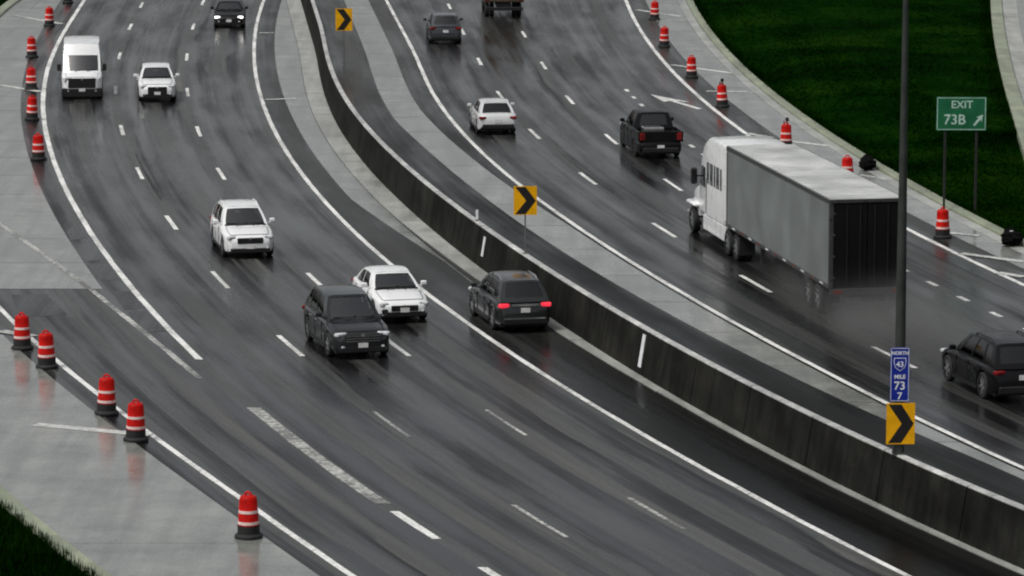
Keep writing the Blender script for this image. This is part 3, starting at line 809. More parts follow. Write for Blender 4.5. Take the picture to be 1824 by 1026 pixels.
# ------------------------------------------------------------------ vehicles
def wheel_mesh(r, wd, n=22):
    t = MB(); t.lathe([(r * 0.64, -wd / 2), (r * 0.90, -wd / 2), (r * 0.985, -wd / 2 + 0.03), (r, -wd / 4), (r, wd / 4), (r * 0.985, wd / 2 - 0.03), (r * 0.90, wd / 2), (r * 0.64, wd / 2)], n, axis='y', caps=False)
    return t.mesh('tyre', M['tyre'], 35)
def rim_mesh(r, wd, mat, spokes=5):
    k = MB(); R_ = r * 0.66
    k.lathe([(R_, -wd / 2 + 0.01), (R_, wd / 2 - 0.012), (R_ * 0.88, wd / 2 - 0.008), (R_ * 0.86, wd / 2 - 0.07), (0.03, wd / 2 - 0.07)], 22, axis='y', caps=False, m=1)
    for i in range(spokes):
        a = 2 * math.pi * i / spokes; ca, sa = math.cos(a), math.sin(a); hw = R_ * 0.17
        ps = [(0.05, -hw), (R_ * 0.9, -hw * 0.75), (R_ * 0.9, hw * 0.75), (0.05, hw)]
        k.prism([(x * ca - y * sa, wd / 2 - 0.035, x * sa + y * ca) for x, y in ps], (0, 0.028, 0))
    k.lathe([(R_ * 0.22, wd / 2 - 0.04), (R_ * 0.2, wd / 2 - 0.003), (0.01, wd / 2)], 12, axis='y', caps=False)
    k.lathe([(R_ * 0.985, wd / 2 - 0.012), (R_ * 0.89, wd / 2 - 0.001)], 22, axis='y', caps=False)
    return k.mesh('rim', [mat, M['rim_dark']], 35)
_wm = {}
def wheel(parent, x, y, r, wd, mat='rim', spokes=5):
    key = (r, wd, mat, spokes)
    if key not in _wm: _wm[key] = (wheel_mesh(r, wd), rim_mesh(r, wd, M[mat], spokes))
    a, b = _wm[key]
    o = put('wheel', a, parent, (x, y, r), (0, random.uniform(0, 1), 0) if y > 0 else (0, random.uniform(0, 1), math.pi))
    put('rim', b, o)
    return o

def itp(x, pts):
    xs = [p[0] for p in pts]; ys = [p[1] for p in pts]
    return float(np.interp(x, xs, ys))

def patch_surface(P, sw, tw, windows, shell, pane_mb, n_s=10, n_t=5, rec=0.012):
    """curved patch P(s, t): cells inside a window go to the pane mesh (set back a little), the rest to the body shell"""
    sb = sorted(set([0, 1] + [q for wn in windows for q in wn[:2]])); tb = sorted(set([0, 1] + [q for wn in windows for q in wn[2:4]]))
    def fine(b, n):
        out = []
        for i in range(len(b) - 1):
            k = max(1, int(round((b[i + 1] - b[i]) * n)))
            out += [b[i] + (b[i + 1] - b[i]) * j / k for j in range(k)]
        return out + [b[-1]]
    ss, ts = fine(sb, n_s), fine(tb, n_t)
    cache = {}
    def nrm(s, t):
        e = 1e-3
        a = Vector(P(min(1, s + e), t)) - Vector(P(max(0, s - e), t)); b = Vector(P(s, min(1, t + e))) - Vector(P(s, max(0, t - e)))
        v = a.cross(b); return v.normalized() if v.length > 0 else Vector((0, 0, 1))
    def V(mb, s, t, off):
        k = (id(mb), s, t, off)
        if k not in cache:
            p = Vector(P(s, t))
            if off:
                nn = nrm(s, t)
                if nn.dot(p - Vector((p.x * 0.6, 0, 0.9))) < 0: nn = -nn
                p = p - nn * off
            cache[k] = mb.vert(p)
        return cache[k]
    for i in range(len(ss) - 1):
        for j in range(len(ts) - 1):
            cs_, ct_ = (ss[i] + ss[i + 1]) / 2, (ts[j] + ts[j + 1]) / 2
            hit = None
            for wi, wn in enumerate(windows):
                if wn[0] < cs_ < wn[1] and wn[2] < ct_ < wn[3]: hit = wi
            mb, off = (shell, 0) if hit is None else (pane_mb[hit], rec)
            mb.face([V(mb, ss[i], ts[j], off), V(mb, ss[i + 1], ts[j], off), V(mb, ss[i + 1], ts[j + 1], off), V(mb, ss[i], ts[j + 1], off)])

def make_car(name, p):
    """road vehicle, x forwards: lofted body with wheel arches, greenhouse with separate panes, wheels, lamps, mirrors"""
    root = empty(name)
    L, W, H = p['L'], p['W'], p['H']; hw = W / 2; f, r_ = L / 2, -L / 2
    wr = p['wr']; xf, xr = f - p['fo'], r_ + p['ro']; ra = wr + 0.06
    body, trim = M[p['paint']], M['black_plastic']
    belt, cowl, hood, sill = p['belt'], p['cowl'], p['hood'], p.get('sill', 0.27)
    ztop = p['top']          # [(x, z)] of hood, belt and deck line
    xs = set(np.linspace(r_ + 0.15, f - 0.25, 15).tolist() + [r_, r_ + 0.05, f, f - 0.03, f - 0.1])
    for xc in (xf, xr):
        xs |= {xc + ra * math.cos(math.pi * i / 10) for i in range(11)}
        xs |= {xc - ra - 0.01, xc + ra + 0.01}
    xs = sorted(xs)
    keep = [xs[0]]
    for x in xs[1:]:
        if x - keep[-1] > 0.006: keep.append(x)
    xs = keep
    def zb(x):
        b = itp(x, [(r_, 0.42), (r_ + 0.12, 0.32), (r_ + 0.4, sill), (f - 0.4, sill), (f - 0.12, 0.28), (f, 0.36)])
        for xc in (xf, xr):
            dx = abs(x - xc)
            if dx < ra: b = max(b, wr + math.sqrt(ra * ra - dx * dx))
        return b
    def wm(x): return hw * itp(x, [(r_, 0.80), (r_ + 0.05, 0.885), (r_ + 0.2, 0.955), (r_ + 0.6, 0.995), (0, 1.0), (f - 0.9, 0.99), (f - 0.4, 0.955), (f - 0.15, 0.87), (f - 0.03, 0.76), (f, 0.68)])
    mb = MB(); rows = []
    for x in xs:
        b_, t_, w_ = zb(x), itp(x, ztop), wm(x)
        t_ = max(t_, b_ + 0.05); zs = max(b_ + 0.03, t_ - 0.075)
        half = [(w_ * 0.955, b_), (w_ * 0.992, b_ + (zs - b_) * 0.22), (w_ * 0.985, b_ + (zs - b_) * 0.45), (w_ * 1.0, b_ + (zs - b_) * 0.68), (w_ * 0.972, zs), (w_ * 0.915, t_ - 0.012), (w_ * 0.5, t_ + 0.018), (0, t_ + 0.024)]
        ring = [(y, z) for y, z in half] + [(-y, z) for y, z in half[-2::-1]]
        rows.append([mb.vert((x, y, z)) for y, z in ring])
    for i in range(len(rows) - 1):
        for j in range(len(rows[0]) - 1):
            mb.face((rows[i][j], rows[i][j + 1], rows[i + 1][j + 1], rows[i + 1][j]))
    mb.face(rows[0]); mb.face(rows[-1][::-1])
    # greenhouse
    gw, rw = hw * p.get('gw', 0.93), hw * p.get('rw', 0.74)
    w0, w1, t1, t0 = p['ws0'], p['ws1'], p['rg1'], p['rg0']     # windscreen base / top, rear glass top / base
    zc_, zr_ = cowl, p.get('rear_belt', belt); HR = H - 0.04
    zrf, zrr = H - 0.06, H - p.get('rdrop', 0.07)
    zside = lambda s: zc_ - 0.02 + (zr_ - zc_) * s
    def bulge(t): return 0.035 * math.sin(math.pi * t)
    def Pside(sgn):
        def P(s, t):
            xb, xt = w0 + (t0 - w0) * s, w1 + (t1 - w1) * s
            zt = zrf + (zrr - zrf) * s + 0.05 * math.sin(math.pi * s)
            z0_ = zside(s) - 0.03
            yb = gw * (1 - 0.05 * (2 * s - 1) ** 4); yt = rw * (1 - 0.05 * (2 * s - 1) ** 4)
            return (xb + (xt - xb) * t, sgn * (yb + (yt - yb) * t + bulge(t)), z0_ + (zt - z0_) * t)
        return P
    def Pend(xb, xt, zb_, zt, bow):
        def P(s, t):
            q = 2 * s - 1
            y0_, y1_ = gw * 0.95 , rw * 0.95
            return (xb + (xt - xb) * t + bow * (1 - q * q) * (1 - 0.4 * t), q * (y0_ + (y1_ - y0_) * t + bulge(t)), zb_ + (zt - zb_) * t + 0.03 * (1 - q * q) * t)
        return P
    glass = M[p.get('glass', 'car_glass')]; wsg = M[p.get('wsglass', 'car_screen')]
    for sgn in (1, -1):
        pm = [MB() for _ in p['side']]
        patch_surface(Pside(sgn), 0, 0, p['side'], mb, pm)
        for q in pm: q.build('side_window', glass, root, smooth=40)
    pm = [MB()]; patch_surface(Pend(w0, w1, zc_ - 0.05, zrf, p.get('bow', 0.14)), 0, 0, [(0.06, 0.94, *p.get('ws_t', (0.10, 0.93)))], mb, pm, n_s=10, n_t=4); pm[0].build('windscreen', wsg, root, smooth=40)
    rwn = p.get('rear', [(0.10, 0.90, 0.22, 0.90)])
    pm = [MB() for _ in rwn]; patch_surface(Pend(t0, t1, zr_ - 0.05, zrr, -0.05), 0, 0, rwn, mb, pm, n_s=10, n_t=4)
    for q in pm: q.build('rear_window', glass, root, smooth=40)
    # roof skin
    n_, k_ = 10, 8; gr = []
    for i in range(n_ + 1):
        s = i / n_; x = w1 + (t1 - w1) * s; row = []
        zt = zrf + (zrr - zrf) * s + 0.05 * math.sin(math.pi * s)
        for j in range(k_ + 1):
            q = 2 * j / k_ - 1; yt = rw * (1 - 0.05 * (2 * s - 1) ** 4)
            bx_ = (p.get('bow', 0.14) * 0.6 * (1 - q * q)) * max(0, 1 - s * 3) - 0.03 * (1 - q * q) * max(0, s * 3 - 2)
            row.append(mb.vert((x + bx_, q * yt, zt + 0.035 * (1 - q ** 4))))
        gr.append(row)
    for i in range(n_):
        for j in range(k_): mb.face((gr[i][j], gr[i][j + 1], gr[i + 1][j + 1], gr[i + 1][j]))
    bo = mb.build('body', body, root, smooth=52)
    # underbody with dark wheel wells
    mb = MB(); mb.box((0, 0, 0.42), (L - 0.35, W * 0.86, 0.42)); mb.build('underbody', trim, root)
    # cabin: dashboard deck, steering wheel, seats and head rests
    zi = max(cowl, zr_) + 0.035; xa_, xb_ = w0 - 0.02, t0 + 0.12
    q = MB(); q.box(((xa_ + xb_) / 2, 0, zi - 0.02), (xa_ - xb_, gw * 1.72, 0.04)); q.build('cabin_deck', M['dash'], root)
    q = MB(); q.box((w0 - 0.28, 0, zi + 0.03), (0.4, gw * 1.5, 0.09), bev=0.03); q.build('dashboard', M['dash'], root, smooth=40)
    q = MB(); q.lathe([(0.17, -0.012), (0.185, 0.0), (0.17, 0.012), (0.155, 0.0), (0.17, -0.012)], 16, c=(w0 - 0.62, 0.36, zi + 0.10), axis='x', caps=False); q.build('steering_wheel', M['rubber'], root)
    sx = w1 - 0.30; rows_ = [sx] + ([sx - 0.95] if sx - 0.95 > t1 - 0.1 else [])
    for x_ in rows_:
        for s in (1, -1):
            q = MB(); q.box((x_, s * 0.37, zi + 0.10), (0.16, 0.48, 0.24), bev=0.05); q.box((x_ - 0.03, s * 0.37, zi + 0.32), (0.10, 0.24, 0.17), bev=0.04); q.build('seat', M['seat'], root, smooth=40)
    q = MB(); q.box((w1 - 0.02 + p.get('bow', 0.14) * 0.4, 0, min(H, zi + 0.5) - 0.13), (0.03, 0.22, 0.06), bev=0.01); q.build('rear_view_mirror', M['rubber'], root)
    # bonnet shut lines
    for s in (1, -1):
        q = MB(); pts_ = []
        for x_ in np.linspace(w0 + 0.12, f - 0.30, 9):
            pts_.append((float(x_), s * wm(float(x_)) * 0.80, itp(float(x_), ztop) + 0.004))
        q.tube(pts_, 0.009, 5); q.build('bonnet_seam', trim, root)
    q = MB(); xq = f - 0.27; q.tube([(xq + 0.05 * (1 - (k_ / 4.0) ** 2), k_ / 4.0 * wm(xq) * 0.80, itp(xq, ztop) + 0.008 + 0.012 * (1 - (k_ / 4.0) ** 2)) for k_ in range(-4, 5)], 0.010, 5); q.build('bonnet_seam', trim, root)
    q = MB(); q.lathe([(0.055, 0.0), (0.05, 0.012)], 12, c=(f + 0.012, 0, p['grille_z'] + p.get('grille_h', 0.2) * 0.36), axis='x'); q.build('badge', M['chrome'], root)
    # sills, wheel-arch lips, door seams
    for s in (1, -1):
        mb = MB(); mb.box(((xf + xr) / 2, s * (hw * 0.955), sill - 0.0), (xf - xr - 2 * ra, 0.06, 0.10)); mb.build('sill', trim, root)
        for xd in p.get('seams', ()):
            q = MB(); z1 = itp(xd, ztop) - 0.09
            q.box((xd, s * hw * 0.986, (sill + 0.1 + z1) / 2), (0.016, 0.03, z1 - sill - 0.12)); q.build('door_seam', trim, root)
        for xd in p.get('handles', ()):
            q = MB(); q.box((xd, s * (hw * 0.99 + 0.012), belt - 0.17), (0.2, 0.035, 0.035), bev=0.008); q.build('door_handle', M['chrome'] if p.get('chrome_handle') else body, root)
    for x in (xf, xr):
        for s in (1, -1): wheel(root, x, s * (hw - 0.125), wr, 0.23, p.get('rim', 'rim'))
    # mirrors
    for s in (1, -1):
        q = MB(); ms = p.get('mirror', 0.20); q.box((w0 - 0.42 + p.get('mx', 0), s * (hw + 0.10), cowl + 0.10 + ms * 0.15), (0.12, 0.20, ms * 0.75), bev=0.03)
        q.box((w0 - 0.40 + p.get('mx', 0), s * (hw - 0.03), cowl + 0.05), (0.06, 0.14, 0.04)); q.build('mirror', M[p.get('mirror_mat', p['paint'])], root, smooth=40)
    # front
    hz, gz = p['lamp_z'], p['grille_z']
    for s in (1, -1):
        q = MB(); q.box((f - 0.165, s * hw * 0.70, hz), (0.20, hw * 0.40, p.get('lamp_h', 0.12)), rz=-s * 0.50, bev=0.03); hl = q.build('headlight', M[p.get('lamp', 'headlight')], root, smooth=40)
        q = MB(); q.box((f - 0.165 + 0.075, s * hw * 0.62, hz), (0.06, 0.10, p.get('lamp_h', 0.12) * 0.6), bev=0.02); q.build('projector', M['chrome'] if p.get('lamp') is None else M[p['lamp']], hl)
        q = MB(); q.box((f - 0.05, s * hw * 0.60, 0.42), (0.10, 0.22, 0.08), rz=-s * 0.25, bev=0.015); q.build('fog_light', M['headlight'], root)
    gh = p.get('grille_h', 0.2)
    q = MB(); gw_ = W * p.get('grille_w', 0.5)
    q.box((f - 0.03, 0, gz), (0.09, gw_, gh), bev=0.02); g_ = q.build('grille', trim, root)
    for k in range(3):
        q = MB(); q.box((f + 0.019, 0, gz - gh * 0.3 + k * gh * 0.3), (0.012, gw_ * 0.94, 0.018)); q.build('grille_bar', M[p.get('bar', 'rim_dark')], g_)
    q = MB(); q.box((f - 0.09, 0, 0.33), (0.20, W * p.get('dam_w', 0.76), p.get('dam', 0.20)), bev=0.03); q.build('front_bumper', trim, root)
    q = MB(); q.box((f + 0.022, 0, 0.47), (0.012, 0.31, 0.15)); q.build('licence_plate', M['plate'], root)
    # rear
    tz = p['tail_z']
    for s in (1, -1):
        q = MB(); q.box((r_ + 0.085, s * hw * 0.77, tz), (0.20, hw * 0.36, p.get('tail_h', 0.13)), rz=s * 0.34, bev=0.03); q.build('taillight', M[p.get('tail', 'taillight')], root, smooth=40)
    q = MB(); q.box((r_ + 0.075, 0, 0.40), (0.22, W * 0.80, 0.22), bev=0.03); q.build('rear_bumper', trim, root)
    q = MB(); q.box((r_ - 0.004, 0, p.get('plate_z', tz - 0.16)), (0.014, 0.31, 0.15)); q.build('licence_plate', M['plate'], root)
    if p.get('tail_bar'):
        q = MB(); q.box((r_ + 0.005, 0, tz + 0.01), (0.03, W * 0.5, 0.07)); q.build('tailgate_trim', M['chrome'], root)
        q = MB(); q.box((r_ - 0.02, 0, 0.50), (0.03, W * 0.72, 0.035)); q.build('bumper_trim', M['chrome'], root)
    if p.get('rails'):
        for s in (1, -1):
            q = MB(); q.tube([(w1 - 0.35, s * rw * 0.93, H - 0.06), (w1 - 0.55, s * rw * 0.93, H + 0.035), (t1 + 0.45, s * rw * 0.93, H + 0.035), (t1 + 0.2, s * rw * 0.93, H - 0.06)], 0.022, 8); q.build('roof_rail', M[p['rails']], root, smooth=40)
    # wipers
    for yy_ in (-0.35, 0.25):
        q = MB(); q.tube([(w0 + p.get('bow', 0.14) - 0.02, yy_, cowl + 0.015), (w0 + p.get('bow', 0.14) - 0.22, yy_ + 0.42, cowl + 0.12)], 0.012, 6); q.build('wiper', trim, root)
    return root

def suv(**k):
    L = k.get('L', 4.7); f, r_ = L / 2, -L / 2
    p = dict(L=L, W=1.88, H=1.70, wr=0.37, fo=0.92, ro=0.98, belt=1.06, cowl=1.06, hood=0.98, paint='white_car',
             top=[(r_, 0.62), (r_ + 0.04, 0.92), (r_ + 0.16, 1.05), (r_ + 1.0, 1.08), (f - 1.35, 1.05), (f - 0.9, 1.00), (f - 0.35, 0.90), (f - 0.1, 0.80), (f, 0.66)],
             ws0=f - 1.28, ws1=f - 2.15, rg1=r_ + 0.62, rg0=r_ + 0.09, rear_belt=1.08, rw=0.70,
             side=[(0.13, 0.42, 0.14, 0.90), (0.45, 0.72, 0.14, 0.90), (0.755, 0.92, 0.18, 0.88)],
             seams=(f - 1.75, f - 2.75, r_ + 1.15), handles=(f - 2.55, f - 3.45), lamp_z=0.80, grille_z=0.68, tail_z=0.93)
    p.update(k); return p
def sedan(**k):
    L = k.get('L', 4.75); f, r_ = L / 2, -L / 2
    p = dict(L=L, W=1.83, H=1.46, wr=0.335, fo=0.93, ro=1.03, belt=0.94, cowl=0.95, hood=0.88, sill=0.22, paint='white_car',
             top=[(r_, 0.60), (r_ + 0.05, 0.86), (r_ + 0.2, 0.97), (r_ + 0.7, 0.97), (r_ + 1.2, 0.95), (f - 1.4, 0.95), (f - 0.9, 0.88), (f - 0.35, 0.79), (f - 0.1, 0.70), (f, 0.58)],
             ws0=f - 1.30, ws1=f - 2.15, rg1=r_ + 1.15, rg0=r_ + 0.48, rear_belt=0.96, rw=0.70,
             side=[(0.15, 0.50, 0.14, 0.90), (0.53, 0.86, 0.14, 0.88)], rear=[(0.08, 0.92, 0.12, 0.92)],
             seams=(f - 1.7, f - 2.75, r_ + 1.2), handles=(f - 2.5, f - 3.4), lamp_z=0.66, grille_z=0.52, tail_z=0.80, lamp_h=0.12)
    p.update(k); return p

def drive(o, x, y, curve, away, label, cat, off=0.0, turn=0.0, group=None):
    """put a vehicle on the road at x, y, heading along a lane curve"""
    sl = curve.slope(y); dx, dy = (sl, 1.0) if away else (-sl, -1.0)
    o.rotation_euler = (0, 0, math.atan2(dy, dx) + turn); o.location = (x, y, 0.0)
    return tag(o, label, cat, group)
def from_front(px, py, L, curve, away=False):
    """centre of a vehicle whose near bumper meets the road at this pixel"""
    x, y = ground(px, py); sl = curve.slope(y); n_ = math.hypot(1, sl)
    return x + sl / n_ * L / 2, y + 1 / n_ * L / 2
GV, GW = 'vehicles driving towards the camera', 'vehicles driving away on the right roadway'

# white cargo van with black face and mirrors
pv = dict(L=5.98, W=2.05, H=2.62, wr=0.36, fo=1.0, ro=1.2, belt=1.28, cowl=1.30, hood=1.2, paint='white_car', sill=0.30,
          top=[(-2.99, 0.9), (-2.95, 1.2), (-2.85, 1.30), (1.9, 1.32), (2.35, 1.18), (2.75, 1.06), (2.92, 0.97), (2.99, 0.86)],
          ws0=2.05, ws1=0.95, rg1=-2.86, rg0=-2.93, rear_belt=1.28, gw=0.95, rw=0.86, bow=0.16, rdrop=0.05,
          side=[(0.05, 0.20, 0.06, 0.50)], ws_t=(0.06, 0.60), dam_w=0.97, rear=[(0.10, 0.47, 0.30, 0.72), (0.53, 0.90, 0.30, 0.72)], seams=(1.75, 0.65, -0.9), handles=(0.85, -0.7),
          lamp_z=0.98, grille_z=0.80, grille_h=0.50, grille_w=0.66, tail_z=1.1, tail_h=0.5, mirror=0.46, mirror_mat='black_plastic', mx=0.1, dam=0.44, lamp_h=0.2, plate_z=0.7)
o = make_car('cargo_van', pv); x, y = from_front(147, 177, 5.98, L1)
drive(o, x, y, L1, False, 'tall white cargo van with black grille in the leftmost lane', 'van', group=GV)
o = make_car('crossover_car', suv(L=4.6, H=1.62, paint='white_car', grille_h=0.36, grille_w=0.50, grille_z=0.60, dam=0.24, lamp='headlight'))
x, y = from_front(281, 183, 4.6, L1); drive(o, x, y, L1, False, 'white crossover with dark grille right of the white van', 'car', group=GV)
o = make_car('sedan_car', sedan(paint='black_car', lamp='headlight_on', rim='rim_dark'))
x, y = from_front(408, 51, 4.75, L2); drive(o, x, y, L2, False, 'black sedan with lit headlights at the top of the left roadway', 'car', group=GV)
o = make_car('crossover_car', suv(L=4.65, H=1.70, W=1.9, paint='white_car', rails='white_car', grille_h=0.22))
x, y = from_front(447, 462, 4.65, L2); drive(o, x, y, L2, False, 'white crossover with roof rails in the middle lane of the left roadway', 'car', group=GV)
o = make_car('crossover_car', suv(L=5.0, W=1.96, H=1.76, paint='charcoal_car', belt=1.1, cowl=1.09, ws0=1.28, ws1=0.22, rw=0.68, rim='rim', chrome_handle=True, grille_h=0.26, grille_w=0.6, bar='chrome', wr=0.38))
x, y = from_front(648, 641, 5.0, L2); drive(o, x, y, L2, False, 'charcoal sport utility with wide windscreen, nearest car on the left roadway', 'car', group=GV)
o = make_car('sedan_car', sedan(paint='white_car', L=4.7))
x, y = from_front(722, 577, 4.7, L2); drive(o, x, y, cD, False, 'white sedan half hidden behind the charcoal sport utility', 'car', group=GV)
o = make_car('crossover_car', suv(L=4.7, H=1.70, W=1.84, paint='grey_car', tail='taillight_on', tail_bar=True, rails='chrome'))
x, y = from_front(937, 594, 4.7, cD); drive(o, x, y, cD, True, 'dark grey crossover with lit red taillights beside the barrier', 'car')
o = make_car('sedan_car', sedan(paint='pearl_car'))
x, y = from_front(888, 241, 4.75, R1); drive(o, x, y, R1, True, 'pale silver sedan on the right roadway above the middle chevron', 'car', group=GW)
o = make_car('crossover_car', suv(paint='navy_car', L=4.6, rim='rim_dark', H=1.66))
x, y = from_front(794, 80, 4.6, R1); drive(o, x, y, R1, True, 'dark blue grey crossover near the top of the right roadway', 'car', group=GW)
o = make_car('crossover_car', suv(paint='black_car', L=4.9, W=1.95, H=1.74, rim='rim', rails='black_plastic', wr=0.40))
drive(o, 14.55, 116.6, R2, True, 'black sport utility cut by the right picture edge', 'car', group=GW)

# pickup truck: cab from the car builder plus an open bed
pp = suv(L=5.7, W=2.02, H=1.88, paint='black_car', belt=1.2, cowl=1.2, wr=0.40, fo=0.95, ro=1.15, rim='rim_dark',
         top=[(-2.85, 0.70), (-2.80, 0.78), (-2.6, 0.80), (-0.95, 0.80), (-0.90, 1.18), (1.35, 1.2), (1.9, 1.16), (2.5, 1.10), (2.75, 0.98), (2.85, 0.8)],
         ws0=1.35, ws1=0.62, rg1=-0.75, rg0=-0.86, rear_belt=1.2, side=[(0.14, 0.50, 0.14, 0.9), (0.54, 0.88, 0.14, 0.9)], rear=[(0.14, 0.86, 0.2, 0.88)],
         seams=(1.1, 0.1, -0.85), handles=(0.35,), lamp_z=0.95, grille_z=0.85, tail_z=1.0, tail_h=0.34, plate_z=0.55)
o = make_car('pickup_truck', pp)
for s in (1, -1):
    q = MB(); q.box((-1.85, s * 0.95, 1.0), (1.9, 0.10, 0.46), bev=0.02); q.build('bed_side', M['black_car'], o)
q = MB(); q.box((-2.80, 0, 1.0), (0.09, 1.98, 0.46), bev=0.02); q.build('tailgate', M['black_car'], o)
q = MB(); q.box((-1.85, 0, 0.84), (1.8, 1.78, 0.03)); q.build('bed_floor', M['rubber'], o)
q = MB(); q.box((-2.1, 0.25, 1.12), (0.8, 0.9, 0.5), bev=0.03); q.build('bed_toolbox', M['chrome'], o)
x, y = from_front(1178, 284, 5.7, R2); drive(o, x, y, R2, True, 'black pickup truck just ahead of the white semi tractor', 'pickup truck', group=GW)

# brown box truck cut by the top edge
o = empty('box_truck')
q = MB(); q.box((-0.9, 0, 2.35), (5.2, 2.44, 2.7), bev=0.04); q.build('cargo_box', M['brown_truck'], o)
q = MB(); q.box((0.2, 0, 0.82), (7.2, 0.9, 0.24)); q.build('chassis', M['black_plastic'], o)
q = MB(); q.box((2.75, 0, 1.55), (1.7, 2.2, 1.5), bev=0.12, taper=0.92); q.build('cab', M['brown_truck'], o, smooth=40)
q = MB(); q.box((3.63, 0, 1.9), (0.03, 1.8, 0.62)); q.build('windscreen', M['glass'], o)
for s in (1, -1):
    q = MB(); q.box((2.85, s * 1.075, 1.9), (0.9, 0.03, 0.55)); q.build('side_window', M['glass'], o)
    q = MB(); q.box((-3.515, s * 1.0, 1.18), (0.04, 0.22, 0.16), bev=0.01); q.build('taillight', M['taillight'], o)
    q = MB(); q.box((-3.512, s * 0.58, 2.35), (0.03, 1.08, 2.5)); q.build('rear_door', M['brown_truck'], o)
    wheel(o, 2.5, s * 0.98, 0.45, 0.26, 'rim_dark'); wheel(o, -1.9, s * 0.98, 0.45, 0.26, 'rim_dark'); wheel(o, -1.9, s * 0.68, 0.45, 0.26, 'rim_dark')
q = MB(); q.box((-3.55, 0, 0.62), (0.14, 2.3, 0.20), bev=0.02); q.build('rear_bumper', M['black_plastic'], o)
x, y = from_front(898, 34, 7.2, R2); drive(o, x, y, R2, True, 'brown box truck cut by the top edge of the picture', 'truck', group=GW)

# ------------------------------------------------------------------ semi: tractor and trailer
RL, FL = Vector((10.5, 128.6)), Vector((7.75, 143.7))          # left bottom corners of the trailer, rear and front
dv = (FL - RL).normalized(); nv = Vector((dv.y, -dv.x)); HW = 1.29; TL = 14.6
ang = math.atan2(dv.y, dv.x)
mid = RL + nv * HW
tr = empty('semi_trailer', (mid.x, mid.y, 0), ang); tag(tr, 'long box trailer with pale grey side, white roof and black rear doors', 'trailer', group=GW)
Z0, Z1 = 1.10, 4.08
# x from 0 at the rear to TL at the front, left is +y
for s in (1, -1):
    n_ = 12; st = TL / n_
    for k in range(n_):
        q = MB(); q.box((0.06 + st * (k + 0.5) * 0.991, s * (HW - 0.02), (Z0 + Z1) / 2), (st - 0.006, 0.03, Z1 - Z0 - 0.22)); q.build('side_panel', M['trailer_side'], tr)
    q = MB(); q.box((TL / 2, s * (HW - 0.01), Z1 - 0.07), (TL, 0.07, 0.13), bev=0.012); q.build('top_rail', M['trailer_rail'], tr)
    q = MB(); q.box((TL / 2, s * (HW - 0.01), Z0 + 0.06), (TL, 0.06, 0.14), bev=0.012); q.build('bottom_rail', M['trailer_rail'], tr)
    q = MB(); q.box((0.03, s * (HW - 0.06), (Z0 + Z1) / 2), (0.14, 0.14, Z1 - Z0 - 0.01), bev=0.012); q.build('corner_post', M['trailer_rail'], tr)
    q = MB(); q.box((TL - 0.03, s * (HW - 0.06), (Z0 + Z1) / 2), (0.14, 0.14, Z1 - Z0 - 0.01), bev=0.03); q.build('corner_post', M['trailer_rail'], tr)
    q = MB(); q.box((-0.012, s * 0.585, (Z0 + Z1) / 2 - 0.03), (0.05, 1.14, Z1 - Z0 - 0.22), bev=0.008); dr = q.build('rear_door', M['trailer_door'], tr)
    for k in range(2):
        q = MB(); q.tube([(-0.06, s * (0.25 + 0.45 * k), Z0 + 0.1), (-0.06, s * (0.25 + 0.45 * k), Z1 - 0.2)], 0.018, 8); q.build('lock_rod', M['black_plastic'], dr, smooth=40)
    q = MB(); q.box((-0.05, s * 1.0, Z0 - 0.12), (0.04, 0.30, 0.10), bev=0.01); q.build('taillight', M['taillight'], tr)
    for k in range(11):
        q = MB(); q.box((0.9 + k * 1.25, s * (HW + 0.023), Z0 + 0.07), (0.42, 0.006, 0.05)); q.build('reflective_tape', M['taillight' if k % 2 else 'legend'], tr)
    for k in range(4):
        q = MB(); q.box((-0.045, s * (HW - 0.12), Z0 + 0.35 + k * 0.72), (0.03, 0.14, 0.07), bev=0.006); q.build('hinge', M['trailer_rail'], dr)
    for xx in (1.6, 2.85):
        for yy_ in (HW - 0.16, HW - 0.46): wheel(tr, xx, s * yy_, 0.52, 0.27, 'rim', 6)
    q = MB(); q.box((0.9, s * (HW - 0.32), 0.55), (0.02, 0.62, 0.62)); q.build('mud_flap', M['rubber'], tr)
    q = MB(); q.box((TL - 3.2, s * 0.7, 0.62), (0.14, 0.14, 0.95)); q.build('landing_leg', M['trailer_rail'], tr)
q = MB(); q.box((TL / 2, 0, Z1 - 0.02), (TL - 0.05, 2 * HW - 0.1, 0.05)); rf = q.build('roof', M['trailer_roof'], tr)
for k in range(24):
    q = MB(); q.box((0.3 + k * (TL - 0.6) / 23, 0, Z1 + 0.0085), (0.06, 2 * HW - 0.2, 0.008)); q.build('roof_bow', M['trailer_roof'], rf)
q = MB(); q.box((TL / 2, 0, Z0 + 0.03), (TL - 0.2, 2 * HW - 0.12, 0.10)); q.build('floor', M['rubber'], tr)
q = MB(); q.box((TL - 0.03, 0, (Z0 + Z1) / 2), (0.06, 2 * HW - 0.18, Z1 - Z0 - 0.05)); q.build('front_wall', M['trailer_side'], tr)
q = MB(); q.box((-0.02, 0, Z1 - 0.06), (0.09, 2 * HW - 0.02, 0.12), bev=0.01); q.build('rear_header', M['trailer_rail'], tr)
q = MB(); q.box((-0.02, 0, Z0 - 0.12), (0.08, 2 * HW - 0.05, 0.22), bev=0.01); q.build('rear_sill', M['trailer_rail'], tr)
q = MB(); q.box((-0.02, 0, 0.55), (0.10, 2.2, 0.11)); q.box((-0.0, 0.7, 0.78), (0.08, 0.09, 0.46)); q.box((-0.0, -0.7, 0.78), (0.08, 0.09, 0.46)); q.build('underride_guard', M['trailer_rail'], tr)
q = MB(); q.box((2.2, 0, 0.78), (2.6, 1.0, 0.3)); q.build('bogie_frame', M['rubber'], tr)
for yy_ in (0.5, -0.5):
    q = MB(); q.box((TL / 2 + 0.5, yy_, 0.98), (TL - 2.0, 0.12, 0.12)); q.build('frame_rail', M['rubber'], tr)

